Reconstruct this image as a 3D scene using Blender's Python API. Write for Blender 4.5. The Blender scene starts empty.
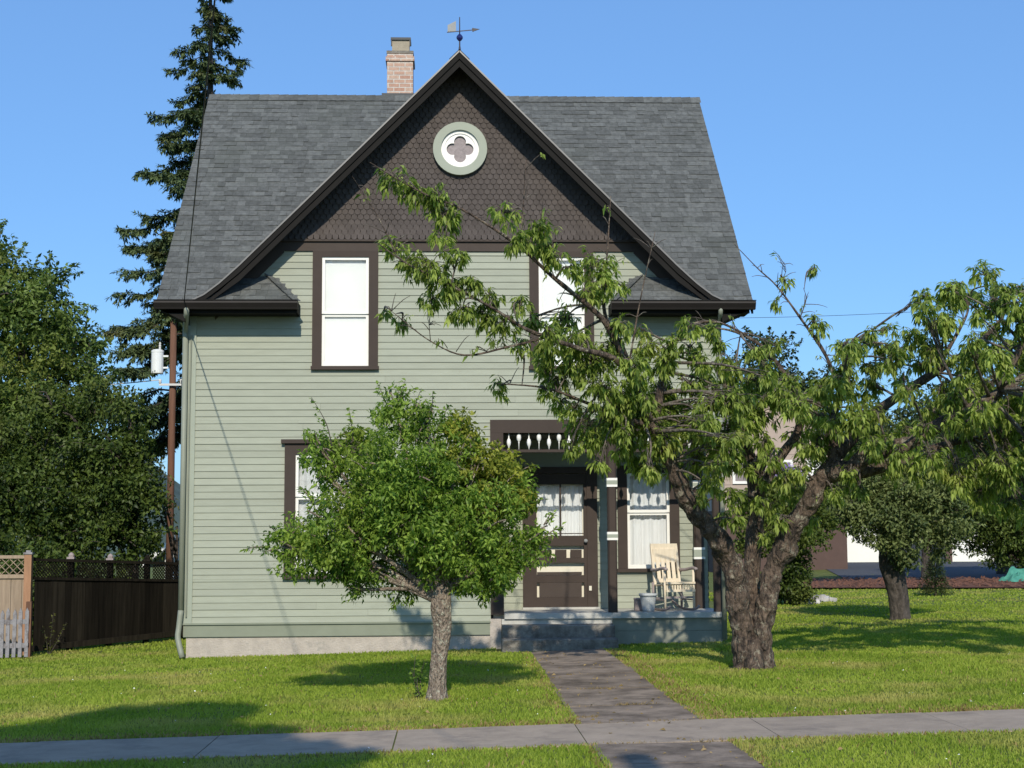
import bpy, bmesh, math, random
import numpy as np
from mathutils import Vector, Matrix, noise as mnoise
R = math.radians
random.seed(11)
rng = np.random.default_rng(11)
scene = bpy.context.scene
COL = scene.collection

def ground_z(x, y):
    return .022*(min(max(x, -9), 14)-.3)+.004*min(max(y-16, 0), 50)

def ground_z_np(x, y):
    return .022*(np.clip(x, -9, 14)-.3)+.004*np.clip(y-16, 0, 50)

# ------------------------------------------------------------------ materials
def nodes_of(name):
    m = bpy.data.materials.new(name); m.use_nodes = True
    nt = m.node_tree; b = nt.nodes['Principled BSDF']
    return m, nt, b

def N(nt, t, **kw):
    n = nt.nodes.new(t)
    for k, v in kw.items(): setattr(n, k, v)
    return n

def col4(c): return (c[0], c[1], c[2], 1)

def mat(name, c, rough=.6, var=.12, scale=6, bump=0, bscale=60, c2=None, island=0, metal=0, stretch=None, spec=.25, c3=None, c3_at=(.62, .72), c3_scale=2.5):
    """paint, wood, concrete: base colour with uneven noise, optional second colour, per-piece variation, blotches and bump"""
    m, nt, b = nodes_of(name); L = nt.links.new
    b.inputs['Roughness'].default_value = rough; b.inputs['Metallic'].default_value = metal
    b.inputs['Specular IOR Level'].default_value = spec
    tc = N(nt, 'ShaderNodeTexCoord'); vec = tc.outputs['Object']
    if stretch:
        mp = N(nt, 'ShaderNodeMapping'); mp.inputs['Scale'].default_value = stretch
        L(vec, mp.inputs['Vector']); vec = mp.outputs[0]
    n = N(nt, 'ShaderNodeTexNoise'); n.inputs['Scale'].default_value = scale; n.inputs['Detail'].default_value = 6; n.inputs['Roughness'].default_value = .65
    L(vec, n.inputs['Vector'])
    ramp = N(nt, 'ShaderNodeValToRGB')
    lo = c if c2 is None else c2
    ramp.color_ramp.elements[0].position = .3; ramp.color_ramp.elements[1].position = .7
    ramp.color_ramp.elements[0].color = col4([v*(1-var) for v in lo]); ramp.color_ramp.elements[1].color = col4([min(1, v*(1+var)) for v in c])
    L(n.outputs['Fac'], ramp.inputs['Fac']); out = ramp.outputs['Color']
    if c3 is not None:
        n3 = N(nt, 'ShaderNodeTexNoise'); n3.inputs['Scale'].default_value = c3_scale; n3.inputs['Detail'].default_value = 8; n3.inputs['Roughness'].default_value = .7
        L(vec, n3.inputs['Vector'])
        mr = N(nt, 'ShaderNodeMapRange'); mr.inputs['From Min'].default_value = c3_at[0]; mr.inputs['From Max'].default_value = c3_at[1]
        L(n3.outputs['Fac'], mr.inputs['Value'])
        mx = N(nt, 'ShaderNodeMix', data_type='RGBA'); L(mr.outputs[0], mx.inputs['Factor']); L(out, mx.inputs['A']); mx.inputs['B'].default_value = col4(c3); out = mx.outputs['Result']
    if island:
        g = N(nt, 'ShaderNodeNewGeometry'); mr = N(nt, 'ShaderNodeMapRange')
        mr.inputs['To Min'].default_value = 1-island; mr.inputs['To Max'].default_value = 1+island
        L(g.outputs['Random Per Island'], mr.inputs['Value'])
        vm = N(nt, 'ShaderNodeVectorMath', operation='SCALE'); L(out, vm.inputs[0]); L(mr.outputs[0], vm.inputs['Scale']); out = vm.outputs[0]
    L(out, b.inputs['Base Color'])
    if bump:
        n2 = N(nt, 'ShaderNodeTexNoise'); n2.inputs['Scale'].default_value = bscale; n2.inputs['Detail'].default_value = 5
        L(vec, n2.inputs['Vector'])
        bp = N(nt, 'ShaderNodeBump'); bp.inputs['Strength'].default_value = bump; bp.inputs['Distance'].default_value = .02
        L(n2.outputs['Fac'], bp.inputs['Height']); L(bp.outputs[0], b.inputs['Normal'])
    return m

def leaf_mat(name, c_dark, c_light, c_odd=None, trans=.35, rough=.45, patch=1.2, spec=.2, odd_at=(.55, .75), odd_scale=.8):
    """leaves: each leaf its own tint between two greens, uneven patches, light passing through"""
    m, nt, b = nodes_of(name); L = nt.links.new
    g = N(nt, 'ShaderNodeNewGeometry'); tc = N(nt, 'ShaderNodeTexCoord')
    n = N(nt, 'ShaderNodeTexNoise'); n.inputs['Scale'].default_value = patch; n.inputs['Detail'].default_value = 3
    L(tc.outputs['Object'], n.inputs['Vector'])
    ad = N(nt, 'ShaderNodeMath', operation='MULTIPLY_ADD'); L(n.outputs['Fac'], ad.inputs[0]); ad.inputs[1].default_value = 2.2; ad.inputs[2].default_value = -1.1
    a2 = N(nt, 'ShaderNodeMath', operation='ADD', use_clamp=True); L(g.outputs['Random Per Island'], a2.inputs[0]); L(ad.outputs[0], a2.inputs[1])
    mx = N(nt, 'ShaderNodeMix', data_type='RGBA'); mx.inputs['A'].default_value = col4(c_dark); mx.inputs['B'].default_value = col4(c_light)
    L(a2.outputs[0], mx.inputs['Factor']); out = mx.outputs['Result']
    if c_odd is not None:
        n2 = N(nt, 'ShaderNodeTexNoise'); n2.inputs['Scale'].default_value = odd_scale; L(tc.outputs['Object'], n2.inputs['Vector'])
        mr = N(nt, 'ShaderNodeMapRange'); mr.inputs['From Min'].default_value = odd_at[0]; mr.inputs['From Max'].default_value = odd_at[1]; L(n2.outputs['Fac'], mr.inputs['Value'])
        m2 = N(nt, 'ShaderNodeMix', data_type='RGBA'); L(mr.outputs[0], m2.inputs['Factor']); L(out, m2.inputs['A']); m2.inputs['B'].default_value = col4(c_odd); out = m2.outputs['Result']
    L(out, b.inputs['Base Color']); b.inputs['Roughness'].default_value = rough; b.inputs['Specular IOR Level'].default_value = spec
    tr = N(nt, 'ShaderNodeBsdfTranslucent'); 
    vm = N(nt, 'ShaderNodeVectorMath', operation='MULTIPLY'); L(out, vm.inputs[0]); vm.inputs[1].default_value = (1.3, 1.5, .7); L(vm.outputs[0], tr.inputs['Color'])
    ms = N(nt, 'ShaderNodeMixShader'); ms.inputs[0].default_value = trans
    L(b.outputs[0], ms.inputs[1]); L(tr.outputs[0], ms.inputs[2])
    o = nt.nodes['Material Output']; L(ms.outputs[0], o.inputs['Surface'])
    return m

def glass_mat(name, tint=(.9, .93, .95)):
    m, nt, b = nodes_of(name); L = nt.links.new
    t = N(nt, 'ShaderNodeBsdfTransparent'); t.inputs['Color'].default_value = col4(tint)
    g = N(nt, 'ShaderNodeBsdfGlossy'); g.inputs['Roughness'].default_value = .02
    fr = N(nt, 'ShaderNodeFresnel'); fr.inputs['IOR'].default_value = 1.5
    ms = N(nt, 'ShaderNodeMixShader'); L(fr.outputs[0], ms.inputs[0]); L(t.outputs[0], ms.inputs[1]); L(g.outputs[0], ms.inputs[2])
    L(ms.outputs[0], nt.nodes['Material Output'].inputs['Surface'])
    return m

def brick_mat(name, c1, c2, mortar, bw=.2, bh=.075, rough=.85):
    m, nt, b = nodes_of(name); L = nt.links.new
    tc = N(nt, 'ShaderNodeTexCoord'); sp = N(nt, 'ShaderNodeSeparateXYZ'); L(tc.outputs['Object'], sp.inputs[0])
    ad = N(nt, 'ShaderNodeMath', operation='ADD'); L(sp.outputs['X'], ad.inputs[0]); L(sp.outputs['Y'], ad.inputs[1])
    cb = N(nt, 'ShaderNodeCombineXYZ'); L(ad.outputs[0], cb.inputs['X']); L(sp.outputs['Z'], cb.inputs['Y'])
    br = N(nt, 'ShaderNodeTexBrick'); br.inputs['Scale'].default_value = 1; br.inputs['Brick Width'].default_value = bw; br.inputs['Row Height'].default_value = bh
    br.inputs['Mortar Size'].default_value = .009; br.inputs['Color1'].default_value = col4(c1); br.inputs['Color2'].default_value = col4(c2); br.inputs['Mortar'].default_value = col4(mortar)
    L(cb.outputs[0], br.inputs['Vector'])
    n = N(nt, 'ShaderNodeTexNoise'); n.inputs['Scale'].default_value = 14; n.inputs['Detail'].default_value = 6; L(tc.outputs['Object'], n.inputs['Vector'])
    mr = N(nt, 'ShaderNodeMapRange'); mr.inputs['To Min'].default_value = .6; mr.inputs['To Max'].default_value = 1.4; L(n.outputs['Fac'], mr.inputs['Value'])
    vm = N(nt, 'ShaderNodeVectorMath', operation='SCALE'); L(br.outputs['Color'], vm.inputs[0]); L(mr.outputs[0], vm.inputs['Scale']); L(vm.outputs[0], b.inputs['Base Color'])
    b.inputs['Roughness'].default_value = rough
    bp = N(nt, 'ShaderNodeBump'); bp.inputs['Strength'].default_value = .6; bp.inputs['Distance'].default_value = .01; bp.invert = True
    L(br.outputs['Fac'], bp.inputs['Height']); L(bp.outputs[0], b.inputs['Normal'])
    return m

def bark_mat(name, c1, c2, lichen=None, scale=5, bump=.9):
    m, nt, b = nodes_of(name); L = nt.links.new
    tc = N(nt, 'ShaderNodeTexCoord'); mp = N(nt, 'ShaderNodeMapping'); mp.inputs['Scale'].default_value = (1, 1, .45); L(tc.outputs['Object'], mp.inputs[0])
    n = N(nt, 'ShaderNodeTexNoise'); n.inputs['Scale'].default_value = scale*2.5; n.inputs['Detail'].default_value = 10; n.inputs['Roughness'].default_value = .75; L(mp.outputs[0], n.inputs['Vector'])
    ramp = N(nt, 'ShaderNodeValToRGB'); ramp.color_ramp.elements[0].position = .38; ramp.color_ramp.elements[1].position = .66
    ramp.color_ramp.elements[0].color = col4(c1); ramp.color_ramp.elements[1].color = col4(c2); L(n.outputs['Fac'], ramp.inputs[0]); out = ramp.outputs[0]
    if lichen:
        n2 = N(nt, 'ShaderNodeTexNoise'); n2.inputs['Scale'].default_value = scale*1.3; n2.inputs['Detail'].default_value = 8; n2.inputs['Roughness'].default_value = .8; L(tc.outputs['Object'], n2.inputs['Vector'])
        mr = N(nt, 'ShaderNodeMapRange'); mr.inputs['From Min'].default_value = .54; mr.inputs['From Max'].default_value = .62; L(n2.outputs['Fac'], mr.inputs[0])
        mx = N(nt, 'ShaderNodeMix', data_type='RGBA'); L(mr.outputs[0], mx.inputs['Factor']); L(out, mx.inputs['A']); mx.inputs['B'].default_value = col4(lichen); out = mx.outputs['Result']
    L(out, b.inputs['Base Color']); b.inputs['Roughness'].default_value = .9
    v = N(nt, 'ShaderNodeTexNoise'); v.inputs['Scale'].default_value = scale*4; v.inputs['Detail'].default_value = 8; L(mp.outputs[0], v.inputs['Vector'])
    bp = N(nt, 'ShaderNodeBump'); bp.inputs['Strength'].default_value = bump; bp.inputs['Distance'].default_value = .05; L(v.outputs['Fac'], bp.inputs['Height']); L(bp.outputs[0], b.inputs['Normal'])
    return m

M = {}
M['sage'] = mat('sage_paint', (.308, .327, .258), .6, .07, 3, .08, 40, island=.055, stretch=(1, 1, 6), c3=(.28, .297, .235), c3_at=(.55, .8), c3_scale=1.2)
M['sage_dark'] = mat('sage_board', (.225, .245, .185), .5, .06, 4, .05, 40)
M['sage_trim'] = mat('sage_trim_paint', (.31, .34, .275), .5, .05, 4)
M['brown'] = mat('brown_trim_paint', (.052, .038, .031), .7, .08, 5, .05, 50)
M['brown_light'] = mat('brown_frieze_paint', (.062, .047, .039), .7, .08, 5, .05, 50)
M['dark_trim'] = mat('dark_roof_trim_paint', (.012, .011, .010), .7, .15, 5, spec=.12)
M['scale_shingle'] = mat('fish_scale_shingle', (.086, .073, .067), .85, .15, 5, .2, 60, island=.08, spec=.12)
M['white'] = mat('white_paint', (.8, .79, .74), .4, .03, 8)
M['cream'] = mat('cream_paint', (.72, .68, .56), .5, .04, 8)
M['shade'] = mat('white_roller_shade', (.82, .82, .8), .8, .02, 3)
M['curtain'] = mat('white_curtain', (.76, .75, .74), .9, .06, 3, .1, 30, stretch=(9, 9, .6))
M['lace'] = mat('lace_curtain', (.6, .59, .58), .9, .25, 9, .2, 40)
M['glass'] = glass_mat('window_glass')
M['dark_glass'] = mat('dark_quatrefoil_glass', (.24, .205, .205), .4, .25, 25)
M['roof'] = mat('asphalt_shingle', (.122, .127, .122), .9, .3, 14.0, .8, 120, island=.2, spec=.12, c3=(.112, .12, .108), c3_at=(.5, .75), c3_scale=.6)
M['gutter'] = mat('dark_gutter_metal', (.02, .017, .016), .55, .1, 5, spec=.2)
M['metal_edge'] = mat('drip_edge_metal', (.16, .155, .15), .4, .06, 5, metal=.3)
M['downspout'] = mat('pale_downspout', (.24, .255, .2), .5, .06, 5)
M['foundation'] = mat('foundation_concrete', (.43, .38, .33), .9, .14, 7, .5, 45, c3=(.3, .28, .25), c3_at=(.55, .7), c3_scale=5)
M['deck'] = mat('deck_paint', (.46, .45, .41), .6, .12, 6, .1, 40, c3=(.3, .31, .3), c3_at=(.55, .75), c3_scale=4)
M['skirt'] = mat('skirt_paint', (.25, .255, .205), .6, .12, 5, .1, 40)
M['step'] = mat('step_concrete', (.23, .21, .18), .9, .3, 7, .6, 40, c3=(.11, .095, .08), c3_at=(.45, .65), c3_scale=4)
M['ceiling'] = mat('porch_ceiling', (.09, .09, .075), .6, .05, 4)  # porch shade put into the colour, darker than the siding paint
M['brick'] = brick_mat('chimney_brick', (.38, .215, .155), (.47, .33, .25), (.50, .46, .41))
M['chimney_tile'] = mat('clay_flue', (.33, .29, .22), .9, .15, 12, .3, 60)
M['flashing'] = mat('flashing', (.05, .055, .06), .5, .1, 6)
M['blue_ball'] = mat('blue_glass_ball', (.012, .016, .12), .12, .1, 6, spec=.8)
M['vane'] = mat('vane_metal', (.06, .055, .06), .5, .1, 9)
M['vane_pale'] = mat('vane_pale_metal', (.26, .27, .27), .5, .1, 9)
M['concrete'] = mat('sidewalk_concrete', (.335, .27, .208), .9, .13, 4, .35, 90, island=.05, c3=(.2, .165, .135), c3_at=(.5, .72), c3_scale=2.2)
M['walk'] = mat('walk_concrete', (.265, .21, .163), .92, .2, 4, .5, 80, island=.08, c3=(.11, .086, .066), c3_at=(.42, .62), c3_scale=1.9)
M['asphalt'] = mat('asphalt', (.052, .052, .054), .9, .2, 8, .4, 120)
M['driveway'] = mat('driveway_asphalt', (.075, .08, .09), .9, .15, 2, .3, 60)
M['mulch'] = mat('bark_mulch', (.15, .07, .045), .95, .4, 9, 1, 30)
M['soil'] = mat('lawn_soil', (.10, .13, .025), .95, .35, 2.5, .8, 35, c2=(.12, .13, .035), c3=(.18, .15, .06), c3_at=(.55, .75), c3_scale=.9)
M['grass'] = leaf_mat('grass_blades', (.18, .26, .028), (.33, .40, .06), (.41, .37, .115), trans=.35, rough=.6, patch=.9, spec=.15, odd_at=(.5, .72), odd_scale=.8)
M['dry'] = leaf_mat('dry_grass_blades', (.20, .14, .05), (.38, .27, .13), None, trans=.25, rough=.7)
M['wood_tan'] = mat('weathered_tan_boards', (.33, .25, .175), .8, .2, 4, .4, 40, stretch=(6, 6, .5), island=.15)
M['wood_post'] = mat('reddish_post', (.34, .185, .105), .75, .15, 6, .3, 40, stretch=(5, 5, .6))
M['wood_dark'] = mat('dark_boards', (.016, .0135, .010), .9, .5, 3, .5, 40, stretch=(7, 7, .4), island=.5, spec=.08)  # near-black brown base colour, varied from board to board
M['picket'] = mat('shaded_peeling_paint', (.25, .24, .25), .8, .25, 9, .3, 50, c3=(.12, .10, .095), c3_at=(.5, .62), c3_scale=7)  # white greyed by shade put into the colour; darker blotches for peeling
M['chair'] = mat('pale_wood', (.70, .60, .45), .55, .1, 6, .1, 40, stretch=(6, 6, .7))
M['chair_grey'] = mat('grey_wood', (.30, .25, .24), .6, .15, 6, .1, 40)
M['pot'] = mat('pale_grey_pot', (.46, .48, .48), .7, .12, 10, .3, 60)
M['pole'] = mat('pole_wood', (.145, .075, .048), .85, .25, 4, .4, 40, stretch=(4, 4, .25))
M['can'] = mat('white_can_enamel', (.74, .77, .76), .4, .04, 5)
M['insulator'] = mat('porcelain', (.6, .6, .58), .3, .05, 5)
M['cable'] = mat('black_cable', (.012, .012, .013), .5, .1, 5)
M['bark_cherry'] = bark_mat('cherry_bark', (.018, .012, .009), (.195, .138, .098), (.30, .27, .2), 6, 1.8)
M['bark_branch'] = bark_mat('branch_bark', (.04, .032, .026), (.19, .155, .125), (.22, .21, .165), 7, .6)
M['bark_small'] = bark_mat('lichened_bark', (.13, .095, .07), (.46, .37, .285), (.56, .55, .42), 13, 1.4)
M['bark_dark'] = bark_mat('dark_bark', (.03, .024, .019), (.11, .09, .075), None, 5)
M['leaf_cherry'] = leaf_mat('cherry_leaves', (.10, .15, .026), (.40, .48, .12), (.38, .39, .11), trans=.45, patch=2.2, odd_at=(.58, .8), odd_scale=1.5)
M['leaf_small'] = leaf_mat('small_tree_leaves', (.055, .12, .016), (.30, .42, .07), (.24, .30, .05), trans=.42, patch=4.5)
M['leaf_bronze'] = leaf_mat('bronze_leaves', (.12, .155, .022), (.38, .39, .065), (.26, .34, .05), trans=.42, patch=3.2)
M['leaf_left'] = leaf_mat('maple_leaves', (.018, .036, .008), (.105, .15, .03), (.15, .165, .04), trans=.25, patch=1.1, odd_at=(.55, .75), odd_scale=.5)
M['leaf_tall'] = leaf_mat('tall_tree_leaves', (.035, .065, .014), (.17, .24, .055), (.22, .25, .06), trans=.3, patch=.9, odd_at=(.5, .75), odd_scale=.6)
M['leaf_yellow'] = leaf_mat('yellowish_leaves', (.05, .06, .012), (.13, .13, .03), None, trans=.3, patch=1.6)
M['leaf_right'] = leaf_mat('apple_leaves', (.05, .075, .024), (.19, .23, .08), None, trans=.25, patch=1.5)
M['leaf_far'] = leaf_mat('far_leaves', (.026, .042, .015), (.075, .105, .034), (.095, .11, .036), trans=.2, patch=.5)
M['leaf_lilac'] = leaf_mat('lilac_leaves', (.06, .09, .018), (.15, .19, .045), None, trans=.3, patch=2)
M['flower'] = leaf_mat('purple_flowers', (.26, .17, .5), (.5, .38, .75), None, trans=.2, patch=3)
M['needle'] = leaf_mat('fir_needles', (.032, .056, .024), (.125, .165, .065), (.17, .17, .06), trans=.12, patch=.9, rough=.6, odd_at=(.58, .75))
M['needle_young'] = leaf_mat('young_spruce_needles', (.03, .05, .018), (.09, .12, .04), None, trans=.15)
M['tan_wall'] = mat('tan_siding', (.40, .32, .27), .7, .06, 3, stretch=(1, 1, 4))
M['brown_wall'] = mat('brown_siding', (.10, .065, .055), .8, .1, 3)
M['tan_roof'] = mat('tan_roof', (.24, .19, .15), .9, .15, 3, .3, 40)
M['white_wall'] = mat('white_siding', (.75, .74, .7), .6, .04, 3)
M['grey_roof'] = mat('grey_roof', (.2, .2, .2), .9, .15, 3, .3, 40)
M['door_dark'] = mat('dark_door', (.04, .045, .06), .5, .1, 4)
M['tarp'] = mat('green_tarp', (.012, .12, .08), .55, .2, 5, .3, 14)
M['tarp_edge'] = mat('pale_green_tarp', (.07, .26, .19), .6, .2, 7, .3, 14)
M['rubble'] = mat('pale_rubble', (.42, .41, .40), .9, .25, 9, .4, 40, island=.3)
M['hill'] = mat('wooded_hill', (.07, .1, .085), 1, .3, .12, 1, .6)

# ------------------------------------------------------------------ object helpers
LOC = {}
def tag(o, label=None, cat=None, group=None, kind=None):
    if label: o['label'] = label
    if cat: o['category'] = cat
    if group: o['group'] = group
    if kind: o['kind'] = kind
    return o

def thing(name, label, cat, loc=(0, 0, 0), group=None, rz=0):
    o = bpy.data.objects.new(name, None); COL.objects.link(o); o.location = loc; o.rotation_euler.z = rz
    o.empty_display_size = .2
    LOC[o] = (Vector(loc), rz)
    return tag(o, label, cat, group)

class MB:
    """collects boxes, prisms, tubes and lathes; built as ONE mesh object"""
    def __init__(s): s.v = []; s.f = []; s.mi = []; s.cur = 0
    def add(s, verts, faces):
        n = len(s.v); s.v += [tuple(p) for p in verts]; s.f += [tuple(i+n for i in f) for f in faces]; s.mi += [s.cur]*len(faces); return s
    def box(s, x0, x1, y0, y1, z0, z1):
        v = [(x0, y0, z0), (x1, y0, z0), (x1, y1, z0), (x0, y1, z0), (x0, y0, z1), (x1, y0, z1), (x1, y1, z1), (x0, y1, z1)]
        return s.add(v, [(0, 3, 2, 1), (4, 5, 6, 7), (0, 1, 5, 4), (1, 2, 6, 5), (2, 3, 7, 6), (3, 0, 4, 7)])
    def quad(s, a, b, c, d): return s.add([a, b, c, d], [(0, 1, 2, 3)])
    def prism(s, pts, ext):
        """polygon pts extruded by vector ext"""
        n = len(pts); e = Vector(ext); v = [Vector(p) for p in pts]+[Vector(p)+e for p in pts]
        f = [tuple(range(n-1, -1, -1)), tuple(range(n, 2*n))]+[(i, (i+1) % n, n+(i+1) % n, n+i) for i in range(n)]
        return s.add(v, f)
    def bar(s, a, b, w, h, up=(0, 0, 1)):
        a = Vector(a); b = Vector(b); d = (b-a).normalized(); sd = d.cross(Vector(up))
        if sd.length < 1e-4: sd = Vector((1, 0, 0))
        sd = sd.normalized(); u = sd.cross(d)
        p = [a-sd*w/2-u*h/2, a+sd*w/2-u*h/2, a+sd*w/2+u*h/2, a-sd*w/2+u*h/2]
        return s.prism(p, b-a)
    def tube(s, pts, rad, sides=8, smooth=4, noise=0, cap=True, gnarl=0):
        P = [Vector(p) for p in pts]
        rr = list(rad) if hasattr(rad, '__len__') else [rad]*len(P)
        if smooth > 1 and len(P) > 2:
            Q = []; q = []
            for i in range(len(P)-1):
                p0 = P[max(i-1, 0)]; p1 = P[i]; p2 = P[i+1]; p3 = P[min(i+2, len(P)-1)]
                for k in range(smooth):
                    t = k/smooth
                    Q.append(.5*((2*p1)+(p2-p0)*t+(2*p0-5*p1+4*p2-p3)*t*t+(3*p1-p0-3*p2+p3)*t**3)); q.append(rr[i]*(1-t)+rr[i+1]*t)
            Q.append(P[-1]); q.append(rr[-1]); P, rr = Q, q
        vs = []; fs = []; ref = None
        ph = [random.uniform(.85, 1.15) for _ in range(sides)]
        for i, p in enumerate(P):
            d = (P[min(i+1, len(P)-1)]-P[max(i-1, 0)]).normalized()
            if ref is None:
                ref = d.cross(Vector((0, 1, .1))) if abs(d.y) < .9 else d.cross(Vector((1, 0, 0)))
            a = (ref-d*ref.dot(d)).normalized(); ref = a; c = d.cross(a)
            for k in range(sides):
                t = 2*math.pi*k/sides
                r = rr[i]*(1 if not noise else (1+noise*(ph[k]-1)*6*(.7+.6*random.random()))) 
                o = a*math.cos(t)+c*math.sin(t); q = p+o*r
                if gnarl: q = p+o*r*(1+gnarl*(mnoise.noise(q*4.5)+.6*mnoise.noise(q*11)+.35*mnoise.noise(Vector((q.x*26, q.y*26, q.z*9)))))
                vs.append(q)
        for i in range(len(P)-1):
            for k in range(sides):
                k2 = (k+1) % sides
                fs.append((i*sides+k, i*sides+k2, (i+1)*sides+k2, (i+1)*sides+k))
        if cap:
            fs.append(tuple(range(sides-1, -1, -1))); fs.append(tuple((len(P)-1)*sides+k for k in range(sides)))
        return s.add(vs, fs)
    def lathe(s, prof, c=(0, 0, 0), sides=12):
        vs = []; fs = []
        for r, z in prof:
            for k in range(sides):
                t = 2*math.pi*k/sides; vs.append((c[0]+r*math.cos(t), c[1]+r*math.sin(t), c[2]+z))
        for i in range(len(prof)-1):
            for k in range(sides):
                k2 = (k+1) % sides; fs.append((i*sides+k, i*sides+k2, (i+1)*sides+k2, (i+1)*sides+k))
        fs.append(tuple(range(sides-1, -1, -1))); fs.append(tuple((len(prof)-1)*sides+k for k in range(sides)))
        return s.add(vs, fs)
    def build(s, name, m, parent=None, smooth=False, bevel=0, local=False):
        me = bpy.data.meshes.new(name)
        off = Vector((0, 0, 0))
        if parent is not None and not local:
            off = LOC.get(parent, (Vector((0, 0, 0)), 0))[0]
        me.from_pydata([(v[0]-off.x, v[1]-off.y, v[2]-off.z) for v in s.v], [], s.f)
        for mm in (m if isinstance(m, list) else [m]): me.materials.append(mm)
        if isinstance(m, list): me.polygons.foreach_set('material_index', s.mi)
        bm = bmesh.new(); bm.from_mesh(me); bmesh.ops.recalc_face_normals(bm, faces=bm.faces)
        if bevel: bmesh.ops.bevel(bm, geom=bm.edges[:], offset=bevel, segments=1, affect='EDGES', clamp_overlap=True)
        bm.to_mesh(me); bm.free()
        if smooth: me.polygons.foreach_set('use_smooth', [True]*len(me.polygons))
        o = bpy.data.objects.new(name, me); COL.objects.link(o)
        if parent is not None:
            o.parent = parent; LOC[o] = (off, 0)
        return o

def copy_part(o, loc, parent):
    c = o.copy(); COL.objects.link(c); c.parent = parent; c.location = loc; return c

def copy_tree(o, parent=None):
    c = o.copy(); COL.objects.link(c)
    if parent is not None: c.parent = parent
    for ch in list(o.children): copy_tree(ch, c)
    return c

def np_mesh(name, verts, faces, m, parent=None, mats=None, mi=None):
    """big leaf / blade meshes; faces is an (n,k) array"""
    off = LOC.get(parent, (Vector((0, 0, 0)), 0))[0] if parent is not None else Vector((0, 0, 0))
    verts = np.asarray(verts, dtype=np.float32)-np.array(off, dtype=np.float32)
    me = bpy.data.meshes.new(name); n, k = faces.shape
    me.vertices.add(len(verts)); me.vertices.foreach_set('co', verts.ravel())
    me.loops.add(n*k); me.loops.foreach_set('vertex_index', faces.astype(np.int32).ravel())
    me.polygons.add(n); me.polygons.foreach_set('loop_start', (np.arange(n)*k).astype(np.int32)); me.polygons.foreach_set('loop_total', np.full(n, k, dtype=np.int32))
    for mm in (mats or [m]): me.materials.append(mm)
    if mi is not None: me.polygons.foreach_set('material_index', mi.astype(np.int32))
    me.update(calc_edges=True)
    o = bpy.data.objects.new(name, me); COL.objects.link(o)
    if parent is not None: o.parent = parent; LOC[o] = (off, 0)
    return o

def unit(a): return a/np.maximum(np.linalg.norm(a, axis=-1, keepdims=True), 1e-6)

def leaves(pos, dirs, nrm, L, W, fold=.25, droop=.25):
    """each leaf: a folded, drooping blade of 6 vertices and 4 triangles"""
    n = len(pos); dirs = unit(dirs); nrm = unit(nrm-dirs*np.sum(nrm*dirs, 1, keepdims=True)); sd = np.cross(nrm, dirs)
    L = L[:, None]; W = W[:, None]
    base = pos; mid = pos+dirs*L*.5+nrm*L*.04; tip = pos+dirs*L-nrm*L*droop
    lf = pos+dirs*L*.42+sd*W*.5+nrm*W*fold; rt = pos+dirs*L*.42-sd*W*.5+nrm*W*fold
    V = np.stack([base, lf, mid, rt, tip], 1).reshape(-1, 3)
    o = (np.arange(n)*5)[:, None]
    F = np.concatenate([o+np.array([[0, 2, 1]]), o+np.array([[0, 3, 2]]), o+np.array([[1, 2, 4]]), o+np.array([[2, 3, 4]])], 1).reshape(-1, 3)
    return V, F

def cluster_leaves(centres, radii, per, L, W, droop=.5, up=.6, flat=.8, rand=.6, jitter=.3):
    """leaves filling clumps: denser to each clump's outside, faces turned out and up"""
    P = []; D = []; Nn = []; LL = []
    for c, r, n in zip(centres, radii, per):
        n = int(n)
        if n <= 0: continue
        d = unit(rng.normal(size=(n, 3))); rad = r*rng.uniform(.25, 1.0, (n, 1))**.6
        p = c+d*rad*np.array([1, 1, flat])
        nr = unit(d*.6+np.array([0, 0, up])+rng.normal(size=(n, 3))*rand)
        dd = unit(d*.5+rng.normal(size=(n, 3))*.7+np.array([0, 0, -droop]))
        P.append(p); D.append(dd); Nn.append(nr)
    P = np.concatenate(P); D = np.concatenate(D); Nn = np.concatenate(Nn); n = len(P)
    l = L*rng.uniform(1-jitter, 1+jitter, n)
    return leaves(P, D, Nn, l, l*W/L)
# ------------------------------------------------------------------ setting: ground, pavement, street
def slab_line(u0, u1, step, gap=.012):
    out = []; u = u0
    while u < u1-.05:
        e = min(u+step, u1); out.append((u+gap/2, e-gap/2)); u = e
    return out

def draped_box(mb, x0, x1, y0, y1, h, nx=1, tilt=0):
    z = lambda x, y: ground_z(x, y)+h
    v = [(x0, y0, z(x0, y0)+tilt), (x1, y0, z(x1, y0)-tilt), (x1, y1, z(x1, y1)-tilt), (x0, y1, z(x0, y1)+tilt)]
    mb.prism(v, (0, 0, -.12))

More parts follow.
